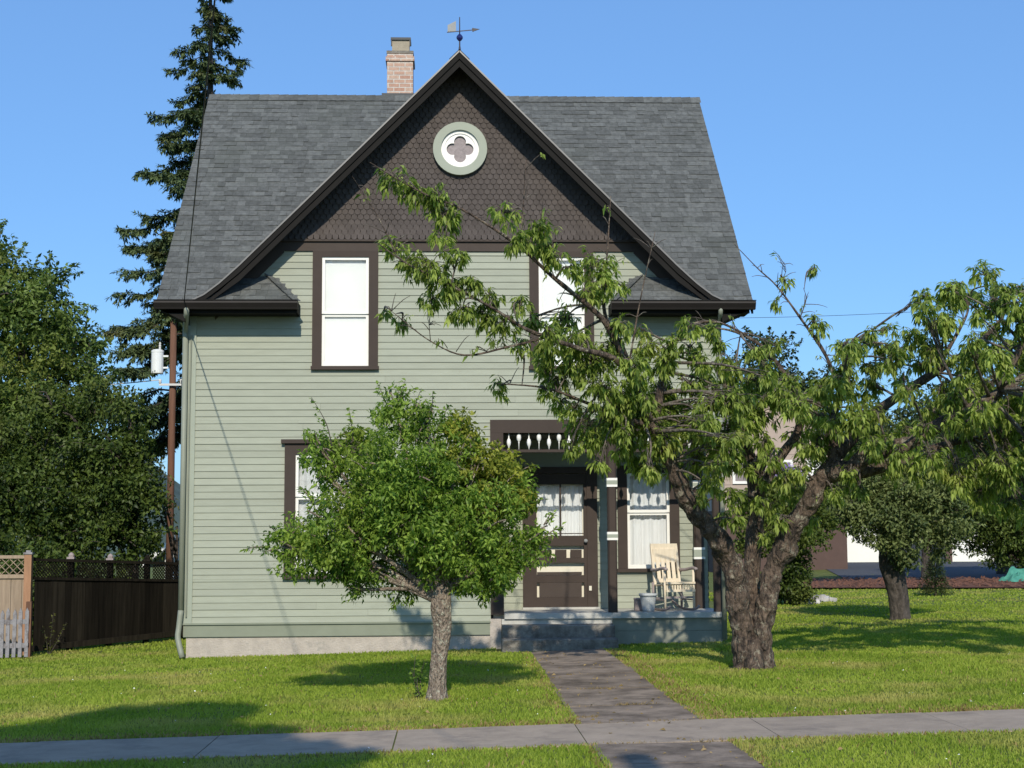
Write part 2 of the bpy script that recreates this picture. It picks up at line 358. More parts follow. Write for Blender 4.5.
def build_setting():
    mb = MB(); xs = [-220, -60, -9, 0, 7, 14, 60, 220]; ys = [-90, -40, -21.0, -12.75, 0, 16, 66, 120, 320]
    idx = {}
    for i, x in enumerate(xs):
        for j, y in enumerate(ys):
            idx[i, j] = len(mb.v); mb.v.append((x, y, ground_z(x, y)))
    for i in range(len(xs)-1):
        for j in range(len(ys)-1):
            if ys[j] == -21.0: continue            # the street lies here, a kerb lower
            mb.f.append((idx[i, j], idx[i+1, j], idx[i+1, j+1], idx[i, j+1])); mb.mi.append(0)
    tag(mb.build('ground', M['soil']), kind='structure')
    mb = MB()
    for a, b in zip(xs[:-1], xs[1:]):
        mb.quad(*[(x, y, ground_z(x, y)-.13) for x, y in ((a, -21.0), (b, -21.0), (b, -12.75), (a, -12.75))])
    tag(mb.build('street', M['asphalt']), kind='structure')
    for y0, y1 in ((-12.9, -12.74), (-21.0, -20.84)):
        mb = MB()
        for a, b in slab_line(-30, 30, 3):
            mb.prism([(a, y0, ground_z(a, 0)-.2), (b, y0, ground_z(b, 0)-.2), (b, y1, ground_z(b, 0)-.2), (a, y1, ground_z(a, 0)-.2)], (0, 0, .215))
        tag(mb.build('kerb', M['concrete']), kind='structure')
    mb = MB()
    for a, b in slab_line(-30.45, 40, 1.5):
        if 1.0 < (a+b)/2 < 2.2: pass
        draped_box(mb, a, b, -10.36, -9.06, .012, tilt=random.uniform(-.004, .004))
    tag(mb.build('sidewalk', M['concrete']), kind='structure')
    mb = MB()
    for a, b in ((-12.7, -11.4), (-11.4, -10.37), (-9.05, -7.75), (-7.75, -6.2), (-6.2, -4.5), (-4.5, -2.8), (-2.8, -.78)):
        draped_box(mb, 1.09+random.uniform(-.02, .02), 2.16+random.uniform(-.02, .03), a+.012, b-.012, .01, tilt=random.uniform(-.008, .008))
    tag(mb.build('front_walk', M['walk']), kind='structure')
    # driveway and mulch bed on the right
    def sheet(name, pts, m, h, kind='structure'):
        mb = MB(); n = 6; A, B, C_, D = [Vector(p) for p in pts]
        for i in range(n):
            for j in range(n):
                q = []
                for s, t in ((i/n, j/n), ((i+1)/n, j/n), ((i+1)/n, (j+1)/n), (i/n, (j+1)/n)):
                    p = (A*(1-s)+B*s)*(1-t)+(D*(1-s)+C_*s)*t; q.append((p.x, p.y, ground_z(p.x, p.y)+h))
                mb.quad(*q)
        return tag(mb.build(name, m), kind=kind)
    sheet('driveway', ((11.9, 22.8), (33, 16), (40, 46), (16.4, 46)), M['driveway'], .02)
    sheet('mulch_bed', ((8.9, 18.2), (20, 9.6), (24, 15), (10.3, 24)), M['mulch'], .05)
    mb = MB(); rr = random.Random(4)
    for k in range(2600):                    # loose bark pieces that give the bed its rough edge
        s, t = rr.random(), rr.random()
        p = (Vector((8.8, 18.0))*(1-s)+Vector((20, 9.4))*s)*(1-t)+(Vector((10.3, 24.2))*(1-s)+Vector((24, 15.2))*s)*t
        z = ground_z(p.x, p.y)+.05; a = rr.uniform(0, 3.14); l = rr.uniform(.05, .14); w = l*.4
        c, s_ = math.cos(a), math.sin(a); h = rr.uniform(.02, .1)
        mb.add([(p.x-c*l, p.y-s_*l, z), (p.x+s_*w, p.y-c*w, z+h*.4), (p.x+c*l, p.y+s_*l, z+h), (p.x-s_*w, p.y+c*w, z+h*.5)], [(0, 1, 2), (0, 2, 3)])
    tag(mb.build('loose_bark', M['mulch']), kind='stuff')
    # wooded ridge far beyond
    mb = MB(); n = 60; rr = random.Random(9); hs = []
    for i in range(n+1):
        a = R(-50)+R(100)*i/n; hs.append((a, 9+4*math.sin(i*.37)+2.5*math.sin(i*.9+1)+rr.uniform(-.8, .8)))
    rings = ((150, 0), (170, .6), (200, 1.0), (260, .9), (310, 0))
    for (a0, h0), (a1, h1) in zip(hs[:-1], hs[1:]):
        for (r0, k0), (r1, k1) in zip(rings[:-1], rings[1:]):
            mb.quad(*[(math.sin(a)*r, math.cos(a)*r-22, h*k-.5) for a, h, r, k in ((a0, h0, r0, k0), (a1, h1, r0, k0), (a1, h1, r1, k1), (a0, h0, r1, k1))])
    tag(mb.build('hills', M['hill'], smooth=True), kind='structure')
build_setting()

def on_lawn(x, y):
    ok = np.ones(len(x), bool)
    ok &= ~((y > -10.34) & (y < -9.08))
    ok &= ~((x > 1.11) & (x < 2.13) & (y < -.6))
    ok &= ~((x > -3.86) & (x < 4.04) & (y > -.03) & (y < 8.2))
    ok &= ~((x > .66) & (x < 2.4) & (y > -.8) & (y < 0))
    ok &= ~((x-3.53)**2+(y+4.3)**2 < .3**2)
    ok &= ~((x+.14)**2+(y+6.7)**2 < .12**2)
    ok &= ~((x-7.755)**2+(y-3.83)**2 < .2**2)
    # beyond the mulch edge
    e = 18.2+(x-8.9)*(9.6-18.2)/(20-8.9)
    ok &= ~((x > 8.5) & (y > e))
    ok &= (y > -12.72)
    return ok

def blades(name, m, patches, hmin, hmax, label_kind='stuff', width=.007):
    Vs = []; Fs = []; off = 0
    for x0, x1, y0, y1, dens, wk in patches:
        n = int((x1-x0)*(y1-y0)*dens); x = rng.uniform(x0, x1, n); y = rng.uniform(y0, y1, n)
        # tussocks: thin out by a slow pattern
        k = on_lawn(x, y); x, y = x[k], y[k]; n = len(x)
        pat = .5+.5*np.sin(x*2.1+np.sin(y*1.7)*1.3)*np.sin(y*2.7+np.sin(x*1.1))
        z = ground_z_np(x, y); h = rng.uniform(hmin, hmax, n)*(.75+.5*pat); a = rng.uniform(0, 2*np.pi, n); w = width*wk*rng.uniform(.7, 1.3, n)
        lean = rng.normal(size=(n, 2))*.45*h[:, None]
        b = np.stack([x, y, z], 1); s = np.stack([np.cos(a)*w, np.sin(a)*w, np.zeros(n)], 1); t = np.stack([lean[:, 0], lean[:, 1], h], 1)
        m_ = b+t*.55*np.array([.6, .6, 1.1])
        V = np.stack([b-s, b+s, m_+s*.7, m_-s*.7, b+t], 1).reshape(-1, 3); o = (np.arange(n)*5)[:, None]+off
        F = np.concatenate([o+np.array([[0, 1, 2]]), o+np.array([[0, 2, 3]]), o+np.array([[3, 2, 4]])], 1).reshape(-1, 3)
        Vs.append(V); Fs.append(F); off += len(V)
    return tag(np_mesh(name, np.concatenate(Vs), np.concatenate(Fs), m), kind=label_kind)

blades('lawn_grass', M['grass'], [(-6.6, 8, -12.7, -8.0, 3000, .65), (-7.2, 8.5, -8.0, -3, 2000, .85), (-8, 9, -3, 1.5, 1100, 1.2), (-8, -3.8, 1.5, 5, 500, 1.6), (4, 12, 1.5, 8, 420, 1.7), (5, 19, -3, 1.5, 260, 1.8), (8, 14, -8, -3, 200, 1.8), (6, 20, 8, 18, 170, 2.6), (12, 24, 1.5, 8, 130, 2.6)], .016, .040)
blades('dry_grass', M['dry'], [(-6.5, 8, -9.12, -8.92, 1500, 1), (-6.5, 8, -9.0, -8.7, 500, 1), (-6.5, 8, -10.5, -10.33, 500, 1), (.95, 1.16, -9, -.8, 450, 1), (2.08, 2.4, -9, -1, 900, 1), (2.3, 2.6, -9, -2, 250, 1), (2.08, 2.25, -12.6, -10.4, 500, 1), (1.0, 1.14, -12.6, -10.4, 500, 1), (3.1, 4.0, -4.8, -3.9, 250, 1), (-.4, .15, -7, -6.5, 250, 1), (-6.6, 8.5, -12.7, -1, 22, 1)], .015, .045)
def crack_grass():
    Vs = []; Fs = []; off = 0
    for yy, x0, x1, n in ((-7.75, 1.2, 2.1, 260), (-6.2, 1.15, 1.9, 160), (-9.06, 1.2, 2.2, 160), (-4.5, 1.3, 2.0, 70), (-10.37, 1.1, 2.2, 260), (-8.6, 1.1, 1.3, 90)):
        x = rng.uniform(x0, x1, n); x = x[(np.sin(x*9+yy)+rng.normal(size=n)*.5) > 0]; n = len(x); y = yy+rng.normal(size=n)*.035; z = ground_z_np(x, y); h = rng.uniform(.01, .04, n)
        a = rng.uniform(0, 6.28, n); w = .006; b = np.stack([x, y, z], 1); s = np.stack([np.cos(a)*w, np.sin(a)*w, 0*a], 1); t = np.stack([rng.normal(size=n)*.02, rng.normal(size=n)*.02, h], 1)
        V = np.stack([b-s, b+s, b+t], 1).reshape(-1, 3); Vs.append(V); Fs.append((np.arange(n)*3)[:, None]+np.array([[0, 1, 2]])+off); off += len(V)
    tag(np_mesh('crack_grass', np.concatenate(Vs), np.concatenate(Fs), M['dry']), kind='stuff')
crack_grass()
def scatter(name, m, n, box, s0, s1, lawn=True, lift=.012):
    x = rng.uniform(box[0], box[1], n); y = rng.uniform(box[2], box[3], n); k = on_lawn(x, y) if lawn else np.ones(n, bool); x, y = x[k], y[k]; n = len(x)
    c = np.stack([x, y, ground_z_np(x, y)+lift*rng.uniform(.6, 1.4, n)], 1); d = rng.normal(size=(n, 3))*np.array([1, 1, .25]); l = rng.uniform(s0, s1, n)
    V, F = leaves(c, d, np.array([0, -.5, 1])+rng.normal(size=(n, 3))*.35, l, l*.6); tag(np_mesh(name, V, F, m), kind='stuff')
scatter('clover_flowers', M['white'], 130, (-6.5, 8, -12.6, -2), .012, .024, lift=.04)
scatter('fallen_leaves', M['dry'], 160, (1.1, 2.2, -12.5, -.9), .025, .06, False)
scatter('lawn_litter', M['dry'], 110, (-6.5, 9, -12.6, 1), .03, .06, lift=.035)

# ------------------------------------------------------------------ the house
XL, XR, XC, YB = -3.83, 3.98, .08, 7.9
EZ, EY, SL = 5.03, -.45, 1.0            # eave height, eave line, roof slope
RY, RZ = 3.92, 5.03+4.37                # ridge
house = thing('house', 'two storey sage green house with brown shingled front gable and small recessed porch', 'house', (0, 0, 0))
wall_part = {}

def cut(iv, a, b):
    out = []
    for u, v in iv:
        if b <= u or a >= v: out.append((u, v)); continue
        if a > u: out.append((u, a))
        if b < v: out.append((b, v))
    return out

srnd = random.Random(77)
def clapboard(name, O, ud, nd, u0, u1, z0, z1, openings=(), clip=None, exp=.1, m='sage', lip=.0125, parent=house):
    """lap siding: sloped courses with a shadow-casting butt; clip(z) gives the slanting ends under a roof"""
    mb = MB(); O = Vector(O); ud = Vector(ud); nd = Vector(nd)
    cuts = sorted({z1} | {z0+k*exp for k in range(int((z1-z0)/exp)+1)} | {z for o in openings for z in o[2:4] if z0 < z < z1})
    for za, zb in zip(cuts[:-1], cuts[1:]):
        if zb-za < 1e-4: continue
        k = math.floor((za-z0)/exp+1e-6); base = z0+k*exp
        pa = .003+lip*(1-(za-base)/exp); pb = .003+lip*(1-(zb-base)/exp)
        iv = [(u0, u1)]
        for oa, ob, oz0, oz1 in openings:
            if oz0 < (za+zb)/2 < oz1: iv = cut(iv, oa, ob)
        bd = []
        for a, b in iv:
            u = a
            while b-u > 3.4:
                v = u+srnd.uniform(1.5, 3.2); bd.append((u, v-.0015)); u = v
            bd.append((u, b))
        for a, b in bd:
            da, db, dp = srnd.uniform(-.003, .003), srnd.uniform(-.003, .003), srnd.uniform(-.002, .003)
            la, ra, lb, rb = a, b, a, b
            if clip:
                ca, cb = clip(za), clip(zb)
                la, ra = max(a, ca[0]), min(b, ca[1]); lb, rb = max(a, cb[0]), min(b, cb[1])
                if ra <= la: continue
                if rb <= lb: lb = rb = (la+ra)/2
            Z = Vector((0, 0, 1))
            A = O+ud*la+nd*(pa+dp)+Z*(za+da); B = O+ud*ra+nd*(pa+dp)+Z*(za+db); C_ = O+ud*rb+nd*pb+Z*(zb+.004); D = O+ud*lb+nd*pb+Z*(zb+.004)
            mb.quad(A, B, C_, D)
            if abs(za-base) < 1e-4:
                mb.quad(O+ud*la+Z*(za+da), O+ud*ra+Z*(za+db), B, A)
    return mb.build(name, M[m], parent)

def gclip(z):    # front gable half width at height z (under the rake)
    h = 3.62*(8.70-z)/3.62
    return (XC+.06-h, XC+.06+h)

UPL = (-2.036, -1.067, 4.086, 5.86); UPR = (1.176, 2.135, 4.084, 5.86); LOWW = (-2.42, -1.25, 1.035, 3.0)
PO = (.583, XR+.1, .1, 3.345)            # porch opening
clapboard('siding', (0, 0, 0), (1, 0, 0), (0, -1, 0), XL+.09, XR-.09, .40, 5.0, [UPL, UPR, LOWW, PO])
clapboard('siding', (0, 0, 0), (1, 0, 0), (0, -1, 0), XL+.09, XR-.09, 5.0, 5.86, [UPL, UPR], clip=gclip)
PY = 1.2                                  # porch back wall
DOORO = (1.11, 2.266, .4, 2.70); PWIN = (2.585, 3.545, 1.075, 2.72)
clapboard('siding', (0, PY, 0), (1, 0, 0), (0, -1, 0), .6, XR, .52, 3.14, [DOORO, PWIN])
clapboard('siding', (.6, 0, 0), (0, 1, 0), (1, 0, 0), .02, PY, .52, 3.14)
gab = lambda z: (max(0, 0+(z-5.2)/SL), min(YB, YB-(z-5.2)/SL))
for X, nd in ((XL, -1), (XR, 1)):
    if nd < 0: clapboard('siding', (X, 0, 0), (0, 1, 0), (-1, 0, 0), .09, YB, .40, 9.1, clip=gab)
    else: clapboard('siding', (X, 0, 0), (0, 1, 0), (1, 0, 0), .09, YB, .40, 9.1, [(0, PY, .1, 3.345)], clip=gab)
clapboard('siding', (0, YB, 0), (1, 0, 0), (0, 1, 0), XL, XR, .40, 5.0)
# corner boards, skirt board, foundation
mb = MB(); mb.box(XL, XL+.1, -.03, .01, .40, 4.9).box(XL-.03, XL, -.03, .1, .40, 4.9); mb.build('corner_board', M['sage_trim'], house)
mb = MB(); mb.box(XR-.1, XR, -.03, .01, 3.35, 4.9).box(XR, XR+.03, -.03, .1, 3.35, 4.9); mb.build('corner_board', M['sage_trim'], house)
mb = MB(); mb.box(XL-.02, .58, -.035, .05, .215, .385).box(XL-.045, .58, -.06, .05, .387, .412)
mb.box(XL-.02, XL+.05, .05, YB, .215, .385).box(XR-.05, XR+.02, 1.25, YB, .215, .385).box(XL-.02, XR+.02, YB-.02, YB+.03, .215, .385)
mb.build('skirt_board', M['sage_dark'], house)
mb = MB(); mb.box(.57, .735, -.045, .2, -.35, .44).box(XL+.02, .57, -.005, .2, -.35, .213).box(XL+.02, XL+.2, .2, YB, -.35, .213).box(XR-.2, XR-.02, 1.3, YB, -.35, .213).box(XL+.2, XR-.2, YB-.2, YB, -.35, .213)
mb.build('foundation', M['foundation'], house)
# floors that close the shell
mb = MB(); mb.box(XL+.05, XR-.05, 1.32, YB-.05, .42, .5).box(XL+.05, .5, .1, 1.32, .42, .5).box(XL+.05, XR-.05, .15, YB-.05, 3.36, 3.5); mb.build('inner_floor', M['ceiling'], house)

# gable shingles
def fish_scales():
    mb = MB(); row = .078; w = .092; z = 6.02; r = 0; xc = XC+.06
    while z < 8.72:
        hw = 8.70-z+.05; flare = .05*max(0, 1-r/3)**1.5
        n = int(hw/w)+2
        for i in range(-n, n+1):
            x = xc+i*w+(w/2 if r % 2 else 0)
            if abs(x-xc)+w*.35 > hw or math.hypot(x-.149, z+row-7.41) < .30: continue
            yb = -.03-flare-random.uniform(0, .003); yt = -.012-flare*.6; hh = row*1.55; a = w/2-.004
            pts = [(x-a, yt, z+hh), (x-a, yb, z+row*.42), (x-a*.72, yb, z+row*.14), (x-a*.3, yb, z), (x+a*.3, yb, z), (x+a*.72, yb, z+row*.14), (x+a, yb, z+row*.42), (x+a, yt, z+hh)]
            mb.add(pts, [tuple(range(8))])
            # butt edge thickness
            q = pts[1:7]
            mb.add([p for p in q]+[(p[0], p[1]+.012, p[2]) for p in q], [(j, j+1, 7+j, 6+j) for j in range(5)])
        z += row; r += 1
    return mb
fish_scales().build('gable_shingles', M['scale_shingle'], house)
mb = MB(); xc = XC+.06
mb.prism([(xc-2.72, .02, 5.98), (xc+2.72, .02, 5.98), (xc, .02, 8.72)], (0, .05, 0)); mb.build('gable_backing', M['brown'], house)
# frieze board between siding and shingles, drip cap over it, slanting friezes under the rakes
mb = MB(); mb.box(-2.66, 2.93, -.04, .03, 5.86, 6.0).box(-2.6, 2.86, -.075, .02, 6.0, 6.035); mb.build('frieze_board', M['brown_light'], house)
for s in (-1, 1):
    mb = MB(); x0 = xc+s*2.62; x1 = xc+s*3.6
    a = [(x0, -.045, 6.06), (x1, -.045, 5.06), (x1-s*.0, -.045, 4.83), (x0-s*.02, -.045, 5.84)]
    mb.prism(a, (0, .06, 0)); mb.build('rake_frieze', M['brown_light'], house)

# ---- roofs: decks and individually laid shingles
def shingle_plane(mb, P0, ud, sd, nd, s1, ranges, exp=.143, s0=0):
    P0 = Vector(P0); ud = Vector(ud).normalized(); sd = Vector(sd).normalized(); nd = Vector(nd).normalized()
    k = 0; s = s0
    while s < s1-.02:
        e = min(s+exp+.03, s1)
        for a, b in ranges(s):
            u = a
            while u < b-.02:
                w = random.choice((.09, .12, .15, .19, .26))*random.uniform(.85, 1.15)
                v = min(u+w, b); 
                if b-v < .06: v = b
                t = random.choice((.008, .008, .016)); q = random.uniform(-.006, .006)
                A = P0+ud*u+sd*(s+q)+nd*t; B = P0+ud*v+sd*(s+q)+nd*t; C_ = P0+ud*v+sd*e+nd*.002; D = P0+ud*u+sd*e+nd*.002
                mb.add([A, B, C_, D, P0+ud*u+sd*(s+q), P0+ud*v+sd*(s+q)], [(0, 1, 2, 3), (4, 5, 1, 0)])
                u = v+.002
        s += exp; k += 1
HX = 4.34                                  # half length of the main roof
X0, X1 = .1-HX, .1+HX
S1 = math.hypot(RY-EY, RZ-EZ); sdv = Vector((0, RY-EY, RZ-EZ)).normalized(); ndv = Vector((0, -sdv.z, sdv.y))
RETL, RETR = -2.22, 2.36                   # inner ends of the two eave returns
def fr(s):
    y = EY+s*sdv.y
    if y < .02:
        k = s*sdv.y
        return [(0, RETL-k-X0), (RETR+k-X0, X1-X0)]
    h = max(0, 3.6-(y-EY)*.985)            # the cross gable covers this part
    if h > .15: return [(0, .14-h-X0+.12), (.14+h-X0-.12, X1-X0)]
    return [(0, X1-X0)]
mb = MB(); shingle_plane(mb, (X0, EY, EZ), (1, 0, 0), sdv, ndv, S1, fr)
main_roof = mb.build('roof', M['roof'], house)
mb = MB(); shingle_plane(mb, (X1, 2*RY-EY, EZ), (-1, 0, 0), (0, -sdv.y, sdv.z), (0, sdv.z, sdv.y), S1, lambda s: [(0, X1-X0)], exp=.286)
mb.build('roof', M['roof'], house)
# roof decks under the shingles (solid)
mb = MB()
th = Vector((0, 0, -.07))
def deck(pts): mb.prism([Vector(p)+Vector((0, 0, -.006)) for p in pts], th)
hh = 3.6
deck([(X0, .4, EZ+.85*SL), (X1, .4, EZ+.85*SL), (X1, RY, RZ), (X0, RY, RZ)])
deck([(X0, .02, EZ+.47), (-2.7, .02, EZ+.47), (-2.7, .4, EZ+.85), (X0, .4, EZ+.85)])
deck([(2.85, .02, EZ+.47), (X1, .02, EZ+.47), (X1, .4, EZ+.85), (2.85, .4, EZ+.85)])
deck([(X0, EY, EZ), (RETL, EY, EZ), (RETL-.45, .02, EZ+.47), (X0, .02, EZ+.47)])
deck([(RETR, EY, EZ), (X1, EY, EZ), (X1, .02, EZ+.47), (RETR+.45, .02, EZ+.47)])
deck([(X0, 2*RY-EY, EZ), (X1, 2*RY-EY, EZ), (X1, RY, RZ), (X0, RY, RZ)])
mb.build('roof_deck', M['dark_trim'], house)
# hips of the returns
for s, xr in ((1, RETL), (-1, RETR)):
    m2 = MB(); hipd = Vector((-s*.45, .47, .47))
    sd = Vector((-s*.707, 0, .707)); 
    for k in range(4):
        f0, f1 = k/4, min(1, (k+1.25)/4)
        a = Vector((xr, EY, EZ)); 
        pA = a+Vector((-s*.47*f0, .47*f0, .47*f0)); pB = Vector((xr-s*.47*f0, .015, EZ+.47*f0)); pC = Vector((xr-s*.47*f1, .015, EZ+.47*f1)); pD = a+Vector((-s*.47*f1, .47*f1, .47*f1))
        up = Vector((s*.008, 0, .008))
        m2.add([pA+up, pB+up, pC+up*.3, pD+up*.3], [(0, 1, 2, 3)])
    for k in range(5):                      # hip cap shingles
        p = Vector((xr, EY, EZ))+Vector((-s*.47, .47, .47))*(k/5); q = Vector((xr, EY, EZ))+Vector((-s*.47, .47, .47))*((k+1.2)/5)
        m2.bar(p+Vector((0, 0, .02)), q+Vector((0, 0, .012)), .13, .012)
    m2.build('return_hip', M['roof'], house)
# cross gable roof: profile with a small kick at the feet
prof = [(0, 8.78), (3.2, 5.56), (3.48, 5.30), (3.70, 5.13), (3.88, 5.045)]
def at_prof(s, d=0): return [(xc+s*x, z-d) for x, z in prof]
for s in (-1, 1):
    m2 = MB(); pp = at_prof(s)
    for (xa, za), (xb, zb) in zip(pp[:-1], pp[1:]):
        y1a = RY-(RZ-za)/SL+.3; y1b = max(EY+.06, RY-(RZ-zb)/SL+.3)
        L_ = math.hypot(xb-xa, zb-za); n = max(1, round(L_/.143))
        for k in range(n):
            t0, t1 = k/n, min(1, (k+1.2)/n)
            y = EY
            ye = y1a+(y1b-y1a)*t0
            while y < ye-.02:
                v = min(ye, y+random.uniform(.15, .35))
                q = lambda t, yy, dz: (xa+(xb-xa)*t, yy, za+(zb-za)*t+dz)
                m2.add([q(t0, y, .012), q(t0, v, .012), q(t1, v, .022), q(t1, y, .022)], [(0, 1, 2, 3)])
                y = v+.002
    m2.build('roof', M['roof'], house)
    m2 = MB()
    for (xa, za), (xb, zb) in zip(pp[:-1], pp[1:]):
        y1 = min(3.4, max(EY+.1, RY-(RZ-za)/SL+.2)); y1b = max(EY+.08, RY-(RZ-zb)/SL+.2)
        m2.add([(xa, EY+.04, za), (xb, EY+.04, zb), (xb, y1b, zb), (xa, y1, za), (xa, EY+.04, za-.06), (xb, EY+.04, zb-.06), (xb, y1b, zb-.06), (xa, y1, za-.06)], [(0, 1, 2, 3), (4, 7, 6, 5), (0, 4, 5, 1), (1, 5, 6, 2), (2, 6, 7, 3), (3, 7, 4, 0)])
    m2.build('rake_soffit', M['dark_trim'], house)
    m2 = MB()                               # fascia on the rake: two stepped boards
    for (d0, d1, ya, yb) in ((.0, .11, EY-.012, EY+.03), (.11, .225, EY+.012, EY+.045)):
        for (xa, za), (xb, zb) in zip(pp[:-1], pp[1:]):
            k = 1.0 if zb > 5.4 else .75
            m2.add([(xa, ya, za-d0), (xb, ya, zb-d0), (xb, ya, zb-d1*k), (xa, ya, za-d1*(1 if za > 5.4 else .75)), (xa, yb, za-d0), (xb, yb, zb-d0), (xb, yb, zb-d1*k), (xa, yb, za-d1*(1 if za > 5.4 else .75))],
                   [(0, 1, 2, 3), (7, 6, 5, 4), (0, 4, 5, 1), (3, 2, 6, 7)])
    m2.build('rake_board', M['dark_trim'], house)
    m2 = MB()
    for (xa, za), (xb, zb) in zip(pp[:-1], pp[1:]): m2.bar((xa, EY-.02, za+.004), (xb, EY-.02, zb+.004), .014, .022)
    m2.build('drip_edge', M['metal_edge'], house)
# main gable barge boards and sloping end soffits
for X, s in ((X0, -1), (X1, 1)):
    for sy in (1, -1):
        m2 = MB(); f = lambda y: y if sy == 1 else 2*RY-y
        m2.prism([(X, f(EY), EZ-.02), (X, f(RY), RZ-.02), (X, f(RY), RZ-.2), (X, f(EY), EZ-.17)], (-s*.03, 0, 0)); m2.build('barge_board', M['dark_trim'], house)
    m2 = MB(); xw = XL if s < 0 else XR
    v = [(xw+s*.002, EY+.02, 4.74), (xw+s*.002, EY+.02, 5.02), (X-s*.035, EY+.02, 5.0), (X-s*.035, EY+.02, 4.93)]
    m2.prism(v, (0, .75, 0)); m2.build('eave_end', M['dark_trim'], house)
for (a, b) in ((X0+.04, RETL), (RETR, X1-.04)):
    m2 = MB(); m2.box(a+.02, b-.01, EY+.03, -.002, 4.88, 4.92).box(a+.02, b-.01, EY+.02, EY+.05, 4.87, 5.0)
    e = b-.03 if b < 0 else a; m2.box(e, e+.03, EY+.05, .0, 4.88, 5.02); m2.build('soffit', M['dark_trim'], house)
    m2 = MB(); xa, xb = (a-.06, b+.02) if b < 0 else (a-.02, b+.06)
    sec = [(xa, EY-.002, 5.035), (xa, EY-.11, 5.035), (xa, EY-.12, 5.0), (xa, EY-.085, 4.94), (xa, EY-.075, 4.915), (xa, EY-.002, 4.915)]
    m2.prism(sec, (xb-xa, 0, 0)); g = m2.build('gutter', M['gutter'], house)
    m2 = MB(); m2.box(xa-.004, xb+.004, EY-.128, EY-.108, 5.036, 5.046); m2.build('gutter_lip', M['dark_trim'], g)
# back eave fascia
m2 = MB(); m2.box(X0, X1, 2*RY-EY-.03, 2*RY-EY, 4.88, 5.02); m2.build('fascia', M['dark_trim'], house)
# ridge cap shingles
m2 = MB(); x = X0
while x < X1-.18:
    for s in (-1, 1):
        m2.add([(x, RY, RZ+.026), (x+.2, RY, RZ+.036), (x+.2, RY+s*.14, RZ-.108), (x, RY+s*.14, RZ-.118)], [(0, 1, 2, 3)])
    x += .17
m2.build('ridge_cap', M['roof'], house)
m2 = MB(); y = EY
while y < 3.2:
    for s in (-1, 1): m2.add([(xc, y, 8.82), (xc, y+.2, 8.826), (xc+s*.15, y+.2, 8.68), (xc+s*.15, y, 8.672)], [(0, 1, 2, 3)])
    y += .17
m2.build('ridge_cap', M['roof'], house)

# ---- chimney
cx0, cx1, cy0, cy1 = -1.12, -.66, 4.0, 4.46
m2 = MB(); m2.box(cx0, cx1, cy0, cy1, 8.6, 10.22).box(cx0-.025, cx1+.025, cy0-.025, cy1+.025, 10.08, 10.16); chim = m2.build('chimney', M['brick'], house)
m2 = MB(); m2.prism([(cx0-.01, cy0-.01, 10.22), (cx1+.01, cy0-.01, 10.22), (cx1+.01, cy1+.01, 10.22), (cx0-.01, cy1+.01, 10.22)], (0, 0, .05)); m2.build('mortar_cap', M['step'], chim)
m2 = MB(); m2.box(cx0+.085, cx1-.065, cy0+.08, cy1-.08, 10.27, 10.5); m2.build('flue', M['chimney_tile'], chim)
m2 = MB(); m2.box(cx0+.06, cx1-.04, cy0+.05, cy1-.05, 10.49, 10.535).box(cx0+.065, cx0+.085, cy0+.055, cy0+.09, 10.38, 10.49).box(cx1-.065, cx1-.045, cy0+.055, cy0+.09, 10.38, 10.49); m2.build('flue_cap', M['flashing'], chim)
m2 = MB(); m2.box(cx0-.09, cx1+.03, cy0-.08, cy0-.002, 9.28, 9.47).box(cx0-.05, cx0-.002, cy0, cy1, 9.2, 9.45); m2.build('flashing', M['flashing'], chim)

# ---- round quatrefoil window
rx, rz = .149, 7.41
def ring(mb, r0, r1, y0, y1, n=40):
    vs = []; fs = []
    for k in range(n):
        t = 2*math.pi*k/n; c, s = math.cos(t), math.sin(t)
        vs += [(rx+c*r0, y0, rz+s*r0), (rx+c*r1, y0, rz+s*r1), (rx+c*r1, y1, rz+s*r1), (rx+c*r0, y1, rz+s*r0)]
    for k in range(n):
        a, b = 4*k, 4*((k+1) % n)
        fs += [(a, b, b+1, a+1), (a+1, b+1, b+2, a+2), (a+3, a+2, b+2, b+3), (a, a+3, b+3, b)]
    return mb.add(vs, fs)
m2 = MB(); ring(m2, .285, .405, -.10, .0); rw = m2.build('round_window', M['sage_trim'], house)
m2 = MB(); ring(m2, .235, .286, -.062, .0); m2.build('sash', M['white'], rw)
m2 = MB()                                    # quatrefoil tracery: white disc pierced by four lobes
n = 72; vs = []; fs = []
def quat(t):
    best = 0
    for k in range(4):
        a = k*math.pi/2; d = .112; rr_ = .090; c = math.cos(t-a)
        disc = rr_**2-(d*math.sin(t-a))**2
        if disc >= 0 and c > 0: best = max(best, d*c+math.sqrt(disc))
    return best
for k in range(n):
    t = 2*math.pi*k/n; q = max(.06, quat(t)); c, s = math.cos(t), math.sin(t)
    vs += [(rx+c*q, -.048, rz+s*q), (rx+c*.236, -.048, rz+s*.236), (rx+c*q, -.015, rz+s*q)]
for k in range(n):
    a, b = 3*k, 3*((k+1) % n); fs += [(a, b, b+1, a+1), (a, a+2, b+2, b)]
m2.add(vs, fs); m2.build('quatrefoil', M['white'], rw)
m2 = MB(); vs = [(rx+.25*math.cos(2*math.pi*k/32), -.013, rz+.25*math.sin(2*math.pi*k/32)) for k in range(32)]; m2.prism(vs, (0, .02, 0)); m2.build('pane', M['dark_glass'], rw)

